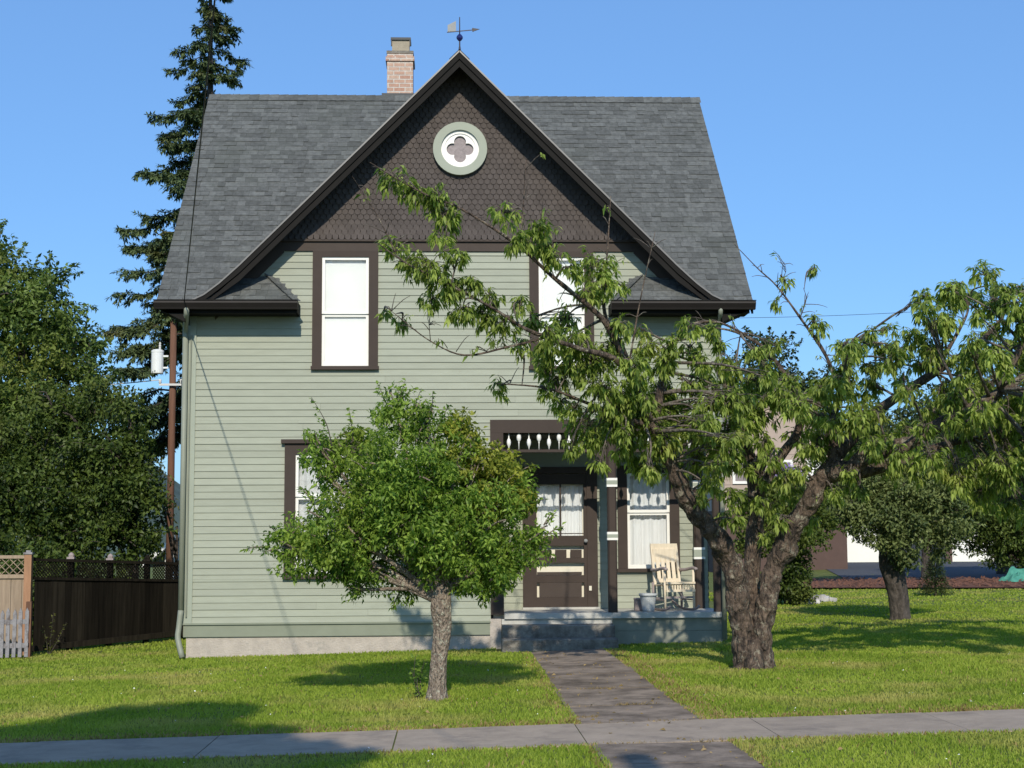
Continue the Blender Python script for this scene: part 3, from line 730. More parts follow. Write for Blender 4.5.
# ---- windows
def window(x0, x1, z0, z1, y, cw=.135, ct=None, sill=.055, dressing='shade', mid=.49, cap=False, top_pane=None):
    """double hung: casing, two white sashes with a meeting rail, panes, shade or curtain behind"""
    ct = cw if ct is None else ct
    m2 = MB(); m2.box(x0, x0+cw, y-.045, y+.04, z0+sill, z1).box(x1-cw, x1, y-.045, y+.04, z0+sill, z1)
    if ct > .02: m2.box(x0+cw, x1-cw, y-.044, y+.04, z1-ct, z1)
    if cap: m2.box(x0-.05, x1+.05, y-.09, y+.0, z1+.002, z1+.06)
    w = m2.build('window', M['brown'], house)
    m2 = MB(); m2.box(x0-.015, x1+.015, y-.075, y+.04, z0, z0+sill-.002); m2.build('sill', M['brown'], w)
    a, b, c, d = x0+cw, x1-cw, z0+sill, z1-max(ct, .0); zm = c+(d-c)*mid; f = .042
    m2 = MB(); m2.box(a, a+f, y-.025, y+.01, zm-.02, d).box(b-f, b, y-.025, y+.01, zm-.02, d).box(a+f, b-f, y-.025, y+.01, d-f, d).box(a+f, b-f, y-.025, y+.01, zm-.022, zm+.022); m2.build('sash', M['white'], w)
    m2 = MB(); m2.box(a, a+f, y+.0, y+.035, c, zm-.023).box(b-f, b, y+.0, y+.035, c, zm-.023).box(a+f, b-f, y+.0, y+.035, c, c+.06).box(a+f, b-f, y-.002, y+.036, zm-.06, zm-.024); m2.build('sash', M['white'], w)
    m2 = MB(); m2.quad((a+f, y-.008, zm+.02), (b-f, y-.008, zm+.02), (b-f, y-.008, d-f), (a+f, y-.008, d-f)); m2.build('pane', M['glass'], w)
    m2 = MB(); m2.quad((a+f, y+.018, c+.06), (b-f, y+.018, c+.06), (b-f, y+.018, zm-.06), (a+f, y+.018, zm-.06)); m2.build('pane', M['glass'], w)
    if dressing == 'shade':
        m2 = MB(); m2.box(a-.02, b+.02, y+.038, y+.044, c, d-.0); m2.build('roller_shade', M['shade'], w)
    else:
        m2 = MB(); n = 40; mid_x = (a+b)/2
        for i in range(n):
            u0 = a-.03+(b-a+.06)*i/n; u1 = a-.03+(b-a+.06)*(i+1)/n
            y0 = y+.10+.010*math.sin(i*1.3)+.012*math.sin(i*.5); y1 = y+.10+.010*math.sin((i+1)*1.3)+.012*math.sin((i+1)*.5)
            m2.quad((u0, y0, c-.02), (u1, y1, c-.02), (u1, y1, d+.02), (u0, y0, d+.02))
        m2.build('curtain', M[dressing], w)
        m2 = MB(); m2.box(a-.1, b+.1, y+.26, y+.28, c-.1, d+.1); m2.build('dark_backing', M['ceiling'], w)  # flat dark panel closing the opening behind the curtain
    return w
window(*UPL, 0, ct=.09, cw=.14)
window(*UPR, 0, ct=.09, cw=.14)
lw = window(*LOWW, 0, cw=.16, ct=.16, dressing='lace', cap=True, mid=.66)
pw = window(*PWIN, PY, cw=.15, ct=.12, dressing='curtain', mid=.6)

# ---- porch: beam, spindle frieze, posts, deck, skirt, steps, ceiling
m2 = MB(); m2.box(.583, XR+.02, -.035, .09, 3.15, 3.343).box(.583, .775, -.033, .08, .50, 3.149); m2.box(XR-.09, XR+.018, .091, PY, 3.15, 3.343); m2.build('porch_beam', M['brown'], house)
m2 = MB(); m2.box(.776, 3.87, .0, .06, 2.865, 2.905); fz = m2.build('spindle_rail', M['brown'], house)
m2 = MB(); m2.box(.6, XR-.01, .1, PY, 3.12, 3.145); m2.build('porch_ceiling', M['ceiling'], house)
prof1 = [(.007, 0), (.009, .03), (.016, .045), (.029, .075), (.033, .105), (.026, .145), (.012, .165), (.008, .2), (.008, .243)]
proto = []
for flip in (0, 1):
    m2 = MB(); pr = [(r, z) for r, z in prof1] if not flip else [(.008, 0), (.008, .09), (.013, .10), (.012, .12), (.03, .14), (.035, .175), (.03, .215), (.012, .232), (.01, .243)]
    m2.lathe(pr, (0, 0, 0), 10); o = m2.build('spindle', M['white'], house, smooth=True); proto.append(o)
k = 0; x = .86
while x < 3.84:
    if abs(x-2.37) > .09:
        if k < 2: o = proto[k]; o.location = (x, .03, 2.906)
        else: copy_part(proto[k % 2], (x, .03, 2.906), house)
    k += 1; x += .1485
def porch_post(px, py, w, bands, z1=3.149):
    m2 = MB(); h = w/2; c = w*.18
    sec = [(px-h+c, py-h), (px+h-c, py-h), (px+h, py-h+c), (px+h, py+h-c), (px+h-c, py+h), (px-h+c, py+h), (px-h, py+h-c), (px-h, py-h+c)]
    m2.prism([(a, b, .52) for a, b in sec], (0, 0, z1-.52)); p = m2.build('porch_post', M['brown'], house)
    for z0, zz in bands:
        m3 = MB(); q = h+.012; m3.box(px-q, px+q, py-q, py+q, z0, zz); m3.build('post_band', M['white'], p)
        m3 = MB(); q = h+.014; m3.box(px-q, px+q, py-q, py+q, z0+.035, zz-.035); m3.build('post_band', M['sage_trim'], p)
    return p
pp1 = porch_post(2.372, .03, .132, [(1.57, 1.69), (2.35, 2.48)])
porch_post(3.92, .03, .12, [(1.57, 1.69), (2.35, 2.48)])
porch_post(3.83, PY-.08, .15, [(1.27, 1.45), (2.35, 2.48)])
for s in (-1, 1):                             # curved brackets at the head of the post
    m2 = MB(); pts = [(2.372+s*.07, 2.6), (2.372+s*.12, 2.72), (2.372+s*.22, 2.81), (2.372+s*.38, 2.865), (2.372+s*.07, 2.865)]
    m2.prism([(a, .01, b) for a, b in pts], (0, .035, 0)); m2.build('post_bracket', M['brown'], house)
m2 = MB(); m2.box(.78, XR+.035, -.09, PY, .44, .518); m2.box(.62, .78, .09, PY, .44, .518); m2.build('porch_deck', M['deck'], house)
m2 = MB(); m2.box(2.36, XR+.0, -.04, .02, .255, .438).box(2.36, XR-.006, -.036, .02, .05, .252).box(XR-.03, XR+.0, .02, PY, .05, .438); m2.build('porch_skirt', M['skirt'], house)
m2 = MB(); m2.box(.74, 2.355, -.05, .0, .362, .439); m2.build('step_riser', M['deck'], house)
m2 = MB(); m2.box(.74, 2.355, -.36, -.04, -.1, .36); m2.build('step', M['step'], house, bevel=.012)
m2 = MB(); m2.box(.72, 2.37, -.68, -.365, -.1, .185); m2.build('step', M['step'], house, bevel=.015)

# ---- front door with a decorative screen door
dy = PY-.02
m2 = MB(); m2.box(1.11, 1.275, dy-.05, dy+.05, .52, 2.6).box(2.105, 2.266, dy-.05, dy+.05, .52, 2.6).box(1.09, 2.286, dy-.052, dy+.05, 2.6, 2.70); door = m2.build('front_door', M['brown'], house)
m2 = MB(); m2.box(1.276, 2.104, dy+.06, dy+.09, .52, 1.62).box(1.276, 2.104, dy+.06, dy+.09, 2.42, 2.6).box(1.276, 1.34, dy+.06, dy+.09, 1.62, 2.42).box(2.04, 2.104, dy+.06, dy+.09, 1.62, 2.42); m2.build('door_leaf', M['cream'], door)
m2 = MB()
m2.box(1.276, 1.325, dy-.03, dy+.0, .525, 2.59).box(2.055, 2.104, dy-.03, dy+.0, .525, 2.59)
for a, b in ((.525, .70), (.925, 1.035), (1.225, 1.30), (1.485, 1.64), (2.43, 2.59)): m2.box(1.325, 2.055, dy-.028, dy-.002, a, b)
m2.box(1.685, 1.71, dy-.027, dy-.003, 1.64, 2.43); m2.box(1.325, 2.055, dy-.024, dy-.006, 1.665, 1.68)
m2.build('screen_door', M['brown'], door)
m2 = MB(); m2.box(1.365, 2.015, dy-.027, dy+.0, .702, .922); m2.build('door_panel', M['brown_light'], door)
m2 = MB(); m2.box(1.33, 2.02, dy-.02, dy-.004, 1.04, 1.085); m2.build('door_panel', M['brown_light'], door)
for a, b in ((1.37, 1.55), (1.61, 1.785), (1.845, 2.02)):
        m2 = MB(); m2.box(a, b, dy-.022, dy-.004, 1.302, 1.425); m2.build('door_panel', M['brown'], door)
m2 = MB(); m2.quad((1.34, dy+.07, 1.62), (2.04, dy+.07, 1.62), (2.04, dy+.07, 2.42), (1.34, dy+.07, 2.42)); m2.build('pane', M['glass'], door)
m2 = MB(); n = 44
for i in range(n):
    u0 = 1.32+.74*i/n; u1 = 1.32+.74*(i+1)/n; f = lambda i: dy+.12+.008*math.sin(i*1.7)+.01*math.sin(i*.6)
    m2.quad((u0, f(i), 1.6), (u1, f(i+1), 1.6), (u1, f(i+1), 2.45), (u0, f(i), 2.45))
m2.build('door_curtain', M['curtain'], door)
m2 = MB(); m2.box(1.3, 2.08, dy+.2, dy+.22, .5, 2.62); m2.build('dark_backing', M['ceiling'], door)  # flat dark panel closing the doorway behind the curtain
m2 = MB(); m2.box(2.125, 2.165, dy-.066, dy-.05, .80, .87); m2.build('latch_plate', M['cream'], door)
m2 = MB(); m2.lathe([(.012, 0), (.012, .03), (.028, .04), (.03, .06), (.015, .075)], (0, 0, 0), 10); o = m2.build('door_knob', M['vane_pale'], door, local=True); o.rotation_euler = (R(90), 0, 0); o.location = (2.08, dy-.03, 1.56)
m2 = MB(); m2.box(1.1, 2.28, dy-.12, dy+.0, .519, .55); m2.build('door_sill', M['deck'], door)
# dark inner wall behind the porch openings so no light leaks through the shell
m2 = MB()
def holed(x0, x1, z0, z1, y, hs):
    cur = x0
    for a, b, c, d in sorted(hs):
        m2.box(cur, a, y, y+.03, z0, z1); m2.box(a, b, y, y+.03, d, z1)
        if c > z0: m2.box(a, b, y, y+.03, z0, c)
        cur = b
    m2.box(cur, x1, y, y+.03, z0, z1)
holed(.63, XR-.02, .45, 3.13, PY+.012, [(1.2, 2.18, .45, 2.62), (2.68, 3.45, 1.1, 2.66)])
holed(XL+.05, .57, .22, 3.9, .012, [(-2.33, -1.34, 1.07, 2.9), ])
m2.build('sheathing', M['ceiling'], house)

# ---- downspouts
m2 = MB(); zb = ground_z(-3.9, 0)
m2.tube([(-3.80, EY-.04, 4.93), (-3.80, EY-.03, 4.85), (-3.88, -.09, 4.68), (-3.88, -.08, 4.55)], .04, 8, 3).tube([(-3.88, -.075, 4.56), (-3.88, -.075, .6)], .042, 8, 1).tube([(-3.88, -.075, .6), (-3.9, -.1, .35), (-3.9, -.16, .2), (-3.82, -.24, zb+.03)], .042, 8, 3); m2.build('downspout', M['downspout'], house, smooth=True)
m2 = MB(); m2.tube([(3.95, EY-.04, 4.93), (3.95, EY-.03, 4.86), (3.99, -.12, 4.70), (3.99, -.11, 4.56)], .034, 8, 3).tube([(3.99, -.105, 4.57), (3.985, -.115, .12)], .036, 8, 1); m2.build('downspout', M['downspout'], house, smooth=True)
m2 = MB(); m2.tube([(-3.80, -.05, 4.6), (-3.81, -.05, 3.4), (-3.81, -.05, .5)], .011, 6, 1); m2.build('conduit', M['downspout'], house)
# ------------------------------------------------------------------ weathervane on the gable peak
wv = thing('weathervane', 'small metal weathervane with a dark blue ball on the peak of the front gable', 'weathervane', (.145, -.3, 8.80))
wx, wy = .145, -.3
m2 = MB(); m2.tube([(wx, wy, 8.75), (wx, wy, 9.36)], [.012, .007], 8, 1); m2.build('rod', M['vane'], wv)
m2 = MB(); m2.lathe([(.005, -.06), (.025, -.045), (.045, -.02), (.05, 0), (.045, .02), (.025, .045), (.005, .06)], (wx, wy, 9.045), 14); m2.build('ball', M['blue_ball'], wv, smooth=True)
m2 = MB(); m2.lathe([(.03, 0), (.02, .03), (.012, .09)], (wx, wy, 8.82), 10); m2.build('foot', M['vane'], wv, smooth=True)
m2 = MB(); m2.bar((wx-.19, wy, 9.125), (wx+.2, wy, 9.165), .012, .012).prism([(wx+.19, wy-.006, 9.135), (wx+.3, wy-.006, 9.178), (wx+.185, wy-.006, 9.195)], (0, .012, 0)); m2.build('arrow', M['vane'], wv)
m2 = MB(); m2.prism([(wx-.18, wy-.005, 9.13), (wx-.18, wy-.005, 9.235), (wx-.055, wy-.005, 9.30), (wx-.055, wy-.005, 9.142)], (0, .01, 0))
for k in range(4): m2.box(wx-.17+k*.03, wx-.16+k*.03, wy-.009, wy-.005, 9.137, 9.24+k*.014)
m2.build('tail', M['vane_pale'], wv)
m2 = MB(); m2.bar((wx, wy-.15, 9.11), (wx, wy+.15, 9.11), .008, .008); m2.build('cross_bar', M['vane'], wv)

# ------------------------------------------------------------------ rocking chair
rc = thing('rocking_chair', 'pale wooden slatted rocking chair on the porch beside the window', 'rocking chair', (3.32, .52, .519), rz=R(17))
def P(mb, name, m='chair', parent=rc, **k): return mb.build(name, M[m], parent, local=True, **k)
W = .235
for s in (-1, 1):
    m2 = MB(); m2.tube([(s*W, -.42, .075), (s*W, -.3, .03), (s*W, -.05, .013), (s*W, .2, .03), (s*W, .40, .085), (s*W, .5, .13)], .019, 8, 3); P(m2, 'rocker', 'chair_grey', smooth=True)
    m2 = MB(); m2.tube([(s*W, -.25, .03), (s*W, -.24, .60)], .019, 8, 1); P(m2, 'leg', 'chair', smooth=True)
    m2 = MB(); m2.tube([(s*W, .17, .03), (s*W, .17, .42)], .02, 8, 1); P(m2, 'leg', 'chair_grey', smooth=True)
    m2 = MB(); m2.tube([(s*(W+.01), -.33, .615), (s*(W+.012), -.2, .63), (s*W, .05, .60), (s*(W-.01), .24, .60)], .024, 8, 3); P(m2, 'armrest', 'chair_grey', smooth=True)
seat = MB()
for k in range(11):
    x = -W+.02+k*(2*W-.04)/10
    seat.bar((x, -.27, .405), (x, .16, .375), .026, .014)
    seat.bar((x, -.285, .29), (x, -.275, .40), .026, .014, up=(0, 1, 0))
seat.bar((-W, -.29, .413), (W, -.29, .413), .035, .03).bar((-W, -.292, .30), (W, -.292, .30), .022, .035).bar((-W, .17, .37), (W, .17, .37), .03, .03)
P(seat, 'seat')
m2 = MB(); m2.bar((-W, -.25, .2), (W, -.25, .2), .022, .03).bar((-W, .17, .18), (W, .17, .18), .022, .022).bar((-W, -.25, .16), (-W, .17, .16), .02, .02).bar((W, -.25, .16), (W, .17, .16), .02, .02); P(m2, 'stretcher', 'chair_grey')
bk = MB(); lean = lambda z: .17+(z-.38)*.2
for s in (-1, 1): bk.bar((s*.205, lean(.36), .36), (s*.205, lean(.97), .97), .036, .03, up=(0, 1, 0))
bk.bar((-.22, lean(.95), .95), (.22, lean(.95), .95), .028, .085).bar((-.2, lean(.44), .44), (.2, lean(.44), .44), .024, .06)
for k in range(4):
    x = -.125+k*.083; bk.bar((x, lean(.42)-.005, .42), (x, lean(.93)-.005, .93), .058, .012, up=(0, 1, 0))
bk.bar((-.2, lean(.80)-.006, .81), (.2, lean(.80)-.006, .81), .012, .20)
P(bk, 'backrest')

# ------------------------------------------------------------------ pot on the porch
pt = thing('planter_pot', 'pale grey tapered pot on the porch left of the rocking chair', 'plant pot', (2.92, .25, .519))
m2 = MB(); m2.lathe([(.085, 0), (.092, .02), (.118, .2), (.126, .225), (.138, .227), (.14, .262), (.125, .264), (.118, .2), (.09, .19)], (0, 0, 0), 20); m2.build('pot_body', M['pot'], pt, local=True, smooth=True)
m2 = MB(); m2.lathe([(.117, 0), (.1, .012), (.02, .018)], (0, 0, .2), 14); m2.build('soil', M['soil'], pt, local=True)
sb = thing('grey_box', 'small dark grey box on the porch floor behind the pale pot', 'box', (2.80, .48, .519))
m2 = MB(); m2.box(-.06, .06, -.05, .05, 0, .19).box(-.066, .066, -.056, .056, .16, .185); m2.build('box_body', M['chair_grey'], sb, local=True, bevel=.006)

# ------------------------------------------------------------------ utility poles and wires
def gz(x, y): return ground_z(x, y)
up = thing('utility_pole', 'brown wooden utility pole with a white transformer beside the left eave of the house', 'utility pole', (-6.66, 14, gz(-6.66, 14)))
m2 = MB(); m2.tube([(-6.66, 14, gz(-6.66, 14)-.3), (-6.66, 14, 7.15)], [.095, .075], 14, 1); m2.build('pole', M['pole'], up, smooth=True)
m2 = MB(); c = (-7.02, 13.95, 5.58); m2.lathe([(.14, -.0), (.145, .02), (.145, .50), (.15, .505), (.15, .55), (.11, .575), (.02, .59)], c, 18); tf = m2.build('transformer', M['can'], up, smooth=False)
m2 = MB(); m2.lathe([(.02, .58), (.032, .6), (.022, .63), (.032, .66), (.022, .69), (.028, .72), (.01, .76)], (-6.96, 13.92, 5.58), 8); m2.build('bushing', M['insulator'], tf)
for z in (5.70, 5.98):
    m2 = MB(); m2.box(-6.9, -6.76, 13.93, 13.97, z, z+.04); m2.build('bracket', M['can'], tf)
m2 = MB(); m2.box(-6.95, -6.4, 13.84, 13.87, 5.28, 5.33); m2.build('crossarm', M['insulator'], up)
for x in (-6.93, -6.43):
    m2 = MB(); m2.lathe([(.02, 0), (.04, .02), (.03, .05), (.04, .08), (.015, .11)], (x, 13.855, 5.33), 8); m2.build('insulator', M['insulator'], up, smooth=True)
def wire(name, label, a, b, sag, r=.012, cat='cable', m='cable'):
    a = Vector(a); b = Vector(b); t = thing(name, label, cat, a) if False else None
    mb = MB(); pts = []
    for k in range(25):
        f = k/24; p = a.lerp(b, f); p.z -= sag*4*f*(1-f); pts.append(p)
    mb.tube(pts, r, 6, 1); o = mb.build(name, M[m]); return tag(o, label, cat)
wire('service_cable', 'black overhead cable rising from the left corner of the house eave past the roof', (-3.84, EY-.02, 5.02), (.62, -23.05, 6.98), .15, .008)
wire('low_wire', 'thin pale wire running left from the brown utility pole into the trees', (-6.93, 13.85, 5.42), (-14.5, 15, 5.15), .1, .012, m='insulator')
wire('short_cable', 'short thin cable from the brown utility pole to the left corner of the house', (-6.43, 13.85, 5.42), (-3.86, .3, 3.75), .25, .008)
wire('distant_wire', 'thin wire crossing the sky to the right of the house', (14.5, 60, 13.75), (36, 60, 14.9), .25, .012)
pole2 = thing('street_pole', 'wooden pole on the near verge whose top casts a shadow on the front walk', 'utility pole', (1.33, -23.2, gz(1.33, -23.2)))
m2 = MB(); m2.tube([(1.33, -23.2, -.3), (1.33, -23.2, 7.95)], [.15, .125], 12, 1); m2.build('pole', M['pole'], pole2, smooth=True)
m2 = MB(); m2.lathe([(.04, 0), (.05, .03), (.03, .08)], (.62, -23.06, 6.95), 8); m2.build('insulator', M['insulator'], pole2)
m2 = MB(); m2.box(.5, 2.16, -23.1, -23.02, 6.85, 6.95); m2.build('crossarm', M['pole'], pole2)

# ------------------------------------------------------------------ fences on the left
A = Vector((-6.52, 1.80)); B_ = Vector((-4.62, 4.45)); fd = (B_-A).normalized(); fn = Vector((fd.y, -fd.x)); LEN = (B_-A).length
def lattice(mb, p0, p1, z0, z1, nrm, step=.06, w=.018):
    """two crossing layers of thin laths clipped to the panel"""
    L_ = (p1-p0).length; d = (p1-p0)/L_; h = z1-z0
    for layer, s in ((0, 1), (1, -1)):
        c = -h
        while c < L_+h:
            u0, v0, u1, v1 = (c, 0, c+h, h) if s > 0 else (c+h, 0, c, h)
            def clipu(u, v, uo, vo):
                if u < 0: return 0, v+(vo-v)*(0-u)/(uo-u)
                if u > L_: return L_, v+(vo-v)*(L_-u)/(uo-u)
                return u, v
            if max(u0, u1) > 0 and min(u0, u1) < L_:
                a = clipu(u0, v0, u1, v1); b = clipu(u1, v1, u0, v0)
                if abs(a[0]-b[0]) > .01:
                    o = nrm*(.008 if layer else -.004)
                    q0 = p0+d*a[0]+o; q1 = p0+d*b[0]+o
                    mb.bar((q0.x, q0.y, z0+a[1]), (q1.x, q1.y, z0+b[1]), .008, w, up=(nrm.x, nrm.y, 0))
            c += step
df = thing('board_fence', 'dark board fence with lattice top running back beside the house', 'fence', (A.x, A.y, gz(A.x, A.y)))
def fz_(t): return 1.315-.12*t
m2 = MB(); u = .06
while u < LEN:
    w = random.uniform(.125, .145); t = u/LEN; p = A+fd*u; q = A+fd*min(u+w, LEN)
    z0 = gz(p.x, p.y)+.06; zt = fz_(t)-.30; o = fn*random.uniform(0, .008)
    m2.prism([(p.x+o.x, p.y+o.y, z0), (q.x+o.x, q.y+o.y, z0), (q.x+o.x, q.y+o.y, zt), (p.x+o.x, p.y+o.y, zt)], (-fn.x*.02, -fn.y*.02, 0)); u += w+.006
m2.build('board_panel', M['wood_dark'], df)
for t0, t1 in ((.02, .24), (.27, .49), (.52, .74), (.77, .98)):
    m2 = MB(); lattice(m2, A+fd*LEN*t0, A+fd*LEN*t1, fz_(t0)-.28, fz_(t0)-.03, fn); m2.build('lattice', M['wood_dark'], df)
m2 = MB()
for dz in (0, -.29): m2.bar((A.x, A.y, fz_(0)+dz), (B_.x, B_.y, fz_(1)+dz), .06, .045)
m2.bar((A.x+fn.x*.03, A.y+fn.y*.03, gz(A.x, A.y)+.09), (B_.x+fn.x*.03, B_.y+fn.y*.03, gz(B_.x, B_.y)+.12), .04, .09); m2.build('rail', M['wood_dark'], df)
for t in (.255, .505, .755, 1.0):
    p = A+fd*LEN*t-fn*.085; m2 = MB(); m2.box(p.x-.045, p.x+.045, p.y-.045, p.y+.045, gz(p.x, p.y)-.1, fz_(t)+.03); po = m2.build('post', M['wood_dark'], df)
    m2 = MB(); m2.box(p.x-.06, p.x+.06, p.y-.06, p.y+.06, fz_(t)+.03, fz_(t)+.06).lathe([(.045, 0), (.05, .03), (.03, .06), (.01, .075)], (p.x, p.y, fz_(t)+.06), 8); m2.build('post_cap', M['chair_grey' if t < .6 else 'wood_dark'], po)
tf2 = thing('tan_fence', 'weathered tan board fence with lattice top and a reddish end post, at the left edge', 'fence', (-6.56, 1.7, gz(-6.56, 1.7)))
m2 = MB(); m2.box(-6.60, -6.49, 1.62, 1.73, gz(-6.5, 1.7)-.2, 1.40); po = m2.build('post', M['wood_post'], tf2)
m2 = MB(); m2.box(-6.615, -6.475, 1.605, 1.745, 1.40, 1.43).prism([(-6.58, 1.64, 1.43), (-6.51, 1.64, 1.43), (-6.51, 1.71, 1.43), (-6.58, 1.71, 1.43)], (0, 0, .03)); m2.build('post_cap', M['picket'], po)
m2 = MB(); x = -9.6
while x < -6.63:
    w = random.uniform(.15, .19); m2.box(x, min(x+w, -6.605), 1.69, 1.71, gz(x, 1.7)+.03, 1.03+random.uniform(-.004, .004)); x += w+.006
m2.build('board_panel', M['wood_tan'], tf2)
m2 = MB(); m2.box(-9.6, -6.6, 1.66, 1.74, 1.03, 1.09).box(-9.6, -6.6, 1.66, 1.74, 1.335, 1.385); m2.build('rail', M['wood_tan'], tf2)
m2 = MB(); lattice(m2, Vector((-9.6, 1.70)), Vector((-6.6, 1.70)), 1.09, 1.335, Vector((0, -1)), .12, .032); m2.build('lattice', M['wood_tan'], tf2)
pf = thing('picket_fence', 'low white picket fence with peeling paint and painted-in shade in front of the tan fence', 'fence', (-6.4, .9, gz(-6.4, .9)))
m2 = MB(); x = -9.4
while x < -6.34:
    z0 = gz(x, .9)+.03; h = .72+random.uniform(-.02, .02); l = random.uniform(-.008, .008)
    m2.prism([(x, .9, z0), (x+.055, .9, z0), (x+.055+l, .9, z0+h-.06), (x+.0275+l, .9, z0+h), (x+l, .9, z0+h-.06)], (0, .018, 0)); x += .092
m2.build('picket_panel', M['picket'], pf)
m2 = MB(); m2.bar((-9.4, .94, gz(-9.4, 0)+.2), (-6.3, .94, gz(-6.3, 0)+.2), .04, .07).bar((-9.4, .94, gz(-9.4, 0)+.55), (-6.3, .94, gz(-6.3, 0)+.55), .04, .07); m2.build('rail', M['picket'], pf)
m2 = MB(); m2.box(-6.36, -6.28, .92, 1.0, gz(-6.3, 1)-.1, .70); m2.build('post', M['pole'], pf)

# ------------------------------------------------------------------ houses beyond
tan = thing('tan_house', 'tan sided house with a brown lower storey behind the cherry tree', 'house', (12.4, 36, gz(12.4, 36)))
m2 = MB(); m2.box(9.9, 14.9, 34, 42, 2.6, 4.9).prism([(9.9, 34, 4.9), (14.9, 34, 4.9), (12.4, 34, 7.2)], (0, 8, 0))
for k in range(12): m2.box(9.89, 14.91, 33.985, 34.0, 2.62+k*.19, 2.64+k*.19)
m2.build('wall', M['tan_wall'], tan)
m2 = MB(); m2.box(9.9, 14.9, 34.02, 42, 0, 2.6); m2.build('wall', M['brown_wall'], tan)
m2 = MB(); m2.prism([(9.5, 33.5, 4.72), (12.4, 33.5, 7.4), (12.4, 33.5, 7.25), (9.5, 33.5, 4.55)], (0, 9, 0)).prism([(15.3, 33.5, 4.72), (12.4, 33.5, 7.4), (12.4, 33.5, 7.25), (15.3, 33.5, 4.55)], (0, 9, 0)); m2.build('roof', M['tan_roof'], tan)
for x in (10.6, 12.1, 13.4):
    m2 = MB(); m2.box(x, x+.1, 33.93, 34, 3.6, 4.5).box(x+.7, x+.8, 33.93, 34, 3.6, 4.5).box(x+.1, x+.7, 33.93, 34, 3.6, 3.7).box(x+.1, x+.7, 33.93, 34, 4.4, 4.5).box(x+.1, x+.7, 33.94, 34, 4.03, 4.08); w = m2.build('window', M['white'], tan)
    m2 = MB(); m2.box(x+.1, x+.7, 33.96, 33.975, 3.7, 4.4); m2.build('pane', M['shade' if x == 13.4 else 'dark_glass'], w)
gar = thing('garage', 'low brown garage with white roll up doors beyond the driveway', 'garage', (21, 47, gz(21, 47)))
g0 = gz(21, 47)
m2 = MB()
for a, b in ((15.5, 18.2), (20.2, 20.7), (22.8, 23.1), (25.1, 29)): m2.box(a, b, 46.5, 53, g0-.4, g0+2.7)
m2.box(15.5, 29, 46.5, 53, g0+2.15, g0+2.75).box(15.5, 29, 47.2, 53, g0-.4, g0+2.15); m2.build('wall', M['brown_wall'], gar)
m2 = MB(); m2.prism([(15.1, 46.0, g0+2.7), (15.1, 49.8, g0+4.2), (15.1, 53.6, g0+2.7)], (14.3, 0, 0)); m2.build('roof', M['grey_roof'], gar)
for a, b, m in ((18.2, 20.2, 'white'), (20.7, 22.8, 'door_dark'), (23.1, 25.1, 'white')):
    m2 = MB(); 
    for k in range(4): m2.box(a, b, 46.62, 46.68, g0-.02+k*.54, g0+.52+k*.54)
    tag(m2.build('garage_door', M[m], gar), 'dark panels filling the middle garage doorway' if m == 'door_dark' else None)  # the middle doorway is filled with solid dark panels
m2 = MB(); m2.box(17.85, 18.0, 46.44, 46.5, g0-.1, g0+2.4); m2.build('corner_trim', M['white'], gar)
wh = thing('white_house', 'small white gabled house behind the utility pole left of the green house', 'house', (-7, 26, gz(-7, 26)))
m2 = MB(); m2.box(-8.7, -3.5, 24.3, 30, -.3, 1.45).prism([(-8.7, 24.3, 1.45), (-3.5, 24.3, 1.45), (-6.1, 24.3, 3.4)], (0, 5.7, 0)); m2.build('wall', M['white_wall'], wh)
m2 = MB(); m2.prism([(-9.3, 23.9, .95), (-6.1, 23.9, 3.6), (-6.1, 23.9, 3.42), (-9.3, 23.9, .77)], (0, 6.5, 0)).prism([(-2.9, 23.9, .95), (-6.1, 23.9, 3.6), (-6.1, 23.9, 3.42), (-2.9, 23.9, .77)], (0, 6.5, 0)); m2.build('roof', M['grey_roof'], wh)
m2 = MB(); m2.prism([(-9.3, 23.87, .97), (-6.1, 23.87, 3.62), (-6.1, 23.87, 3.45), (-9.3, 23.87, .80)], (0, .03, 0)); m2.build('barge_board', M['white'], wh)

# ------------------------------------------------------------------ things on the right lawn
tp = thing('green_tarp', 'crumpled green tarp lying on the mulch at the right edge', 'tarp', (15.6, 18.8, gz(15.6, 18.8)))
def cloth(x0, x1, y0, y1, h, m, name, n=22, seed=1):
    rr = random.Random(seed); ph = [rr.uniform(0, 6) for _ in range(8)]; mb = MB(); P_ = {}
    for i in range(n+1):
        for j in range(n+1):
            u, v = i/n, j/n; x = x0+(x1-x0)*u; y = y0+(y1-y0)*v; e = min(1, 5*min(u, 1-u, v, 1-v))
            z = h*e*(.6+.25*math.sin(7*u+3*v+ph[0])+.15*math.sin(13*u-9*v+ph[1])+.12*math.sin(21*v+5*u+ph[2])+.1*rr.random())
            P_[i, j] = (x+.12*math.sin(9*v+ph[3]), y+.12*math.sin(8*u+ph[4]), gz(x, y)+.06+max(0, z))
    for i in range(n):
        for j in range(n): mb.quad(P_[i, j], P_[i+1, j], P_[i+1, j+1], P_[i, j+1])
    return mb.build(name, M[m], tp, smooth=False)
cloth(15.9, 18.6, 17.6, 20.2, .5, 'tarp', 'tarp_sheet')
cloth(15.1, 16.1, 18.0, 19.0, .38, 'tarp_edge', 'tarp_fold', 14, 3)
rb = thing('rubble_heap', 'low heap of pale stones beside the dark shrub on the right lawn', 'rubble', (7.9, 10.6, gz(7.9, 10.6)))
m2 = MB(); rr = random.Random(3)
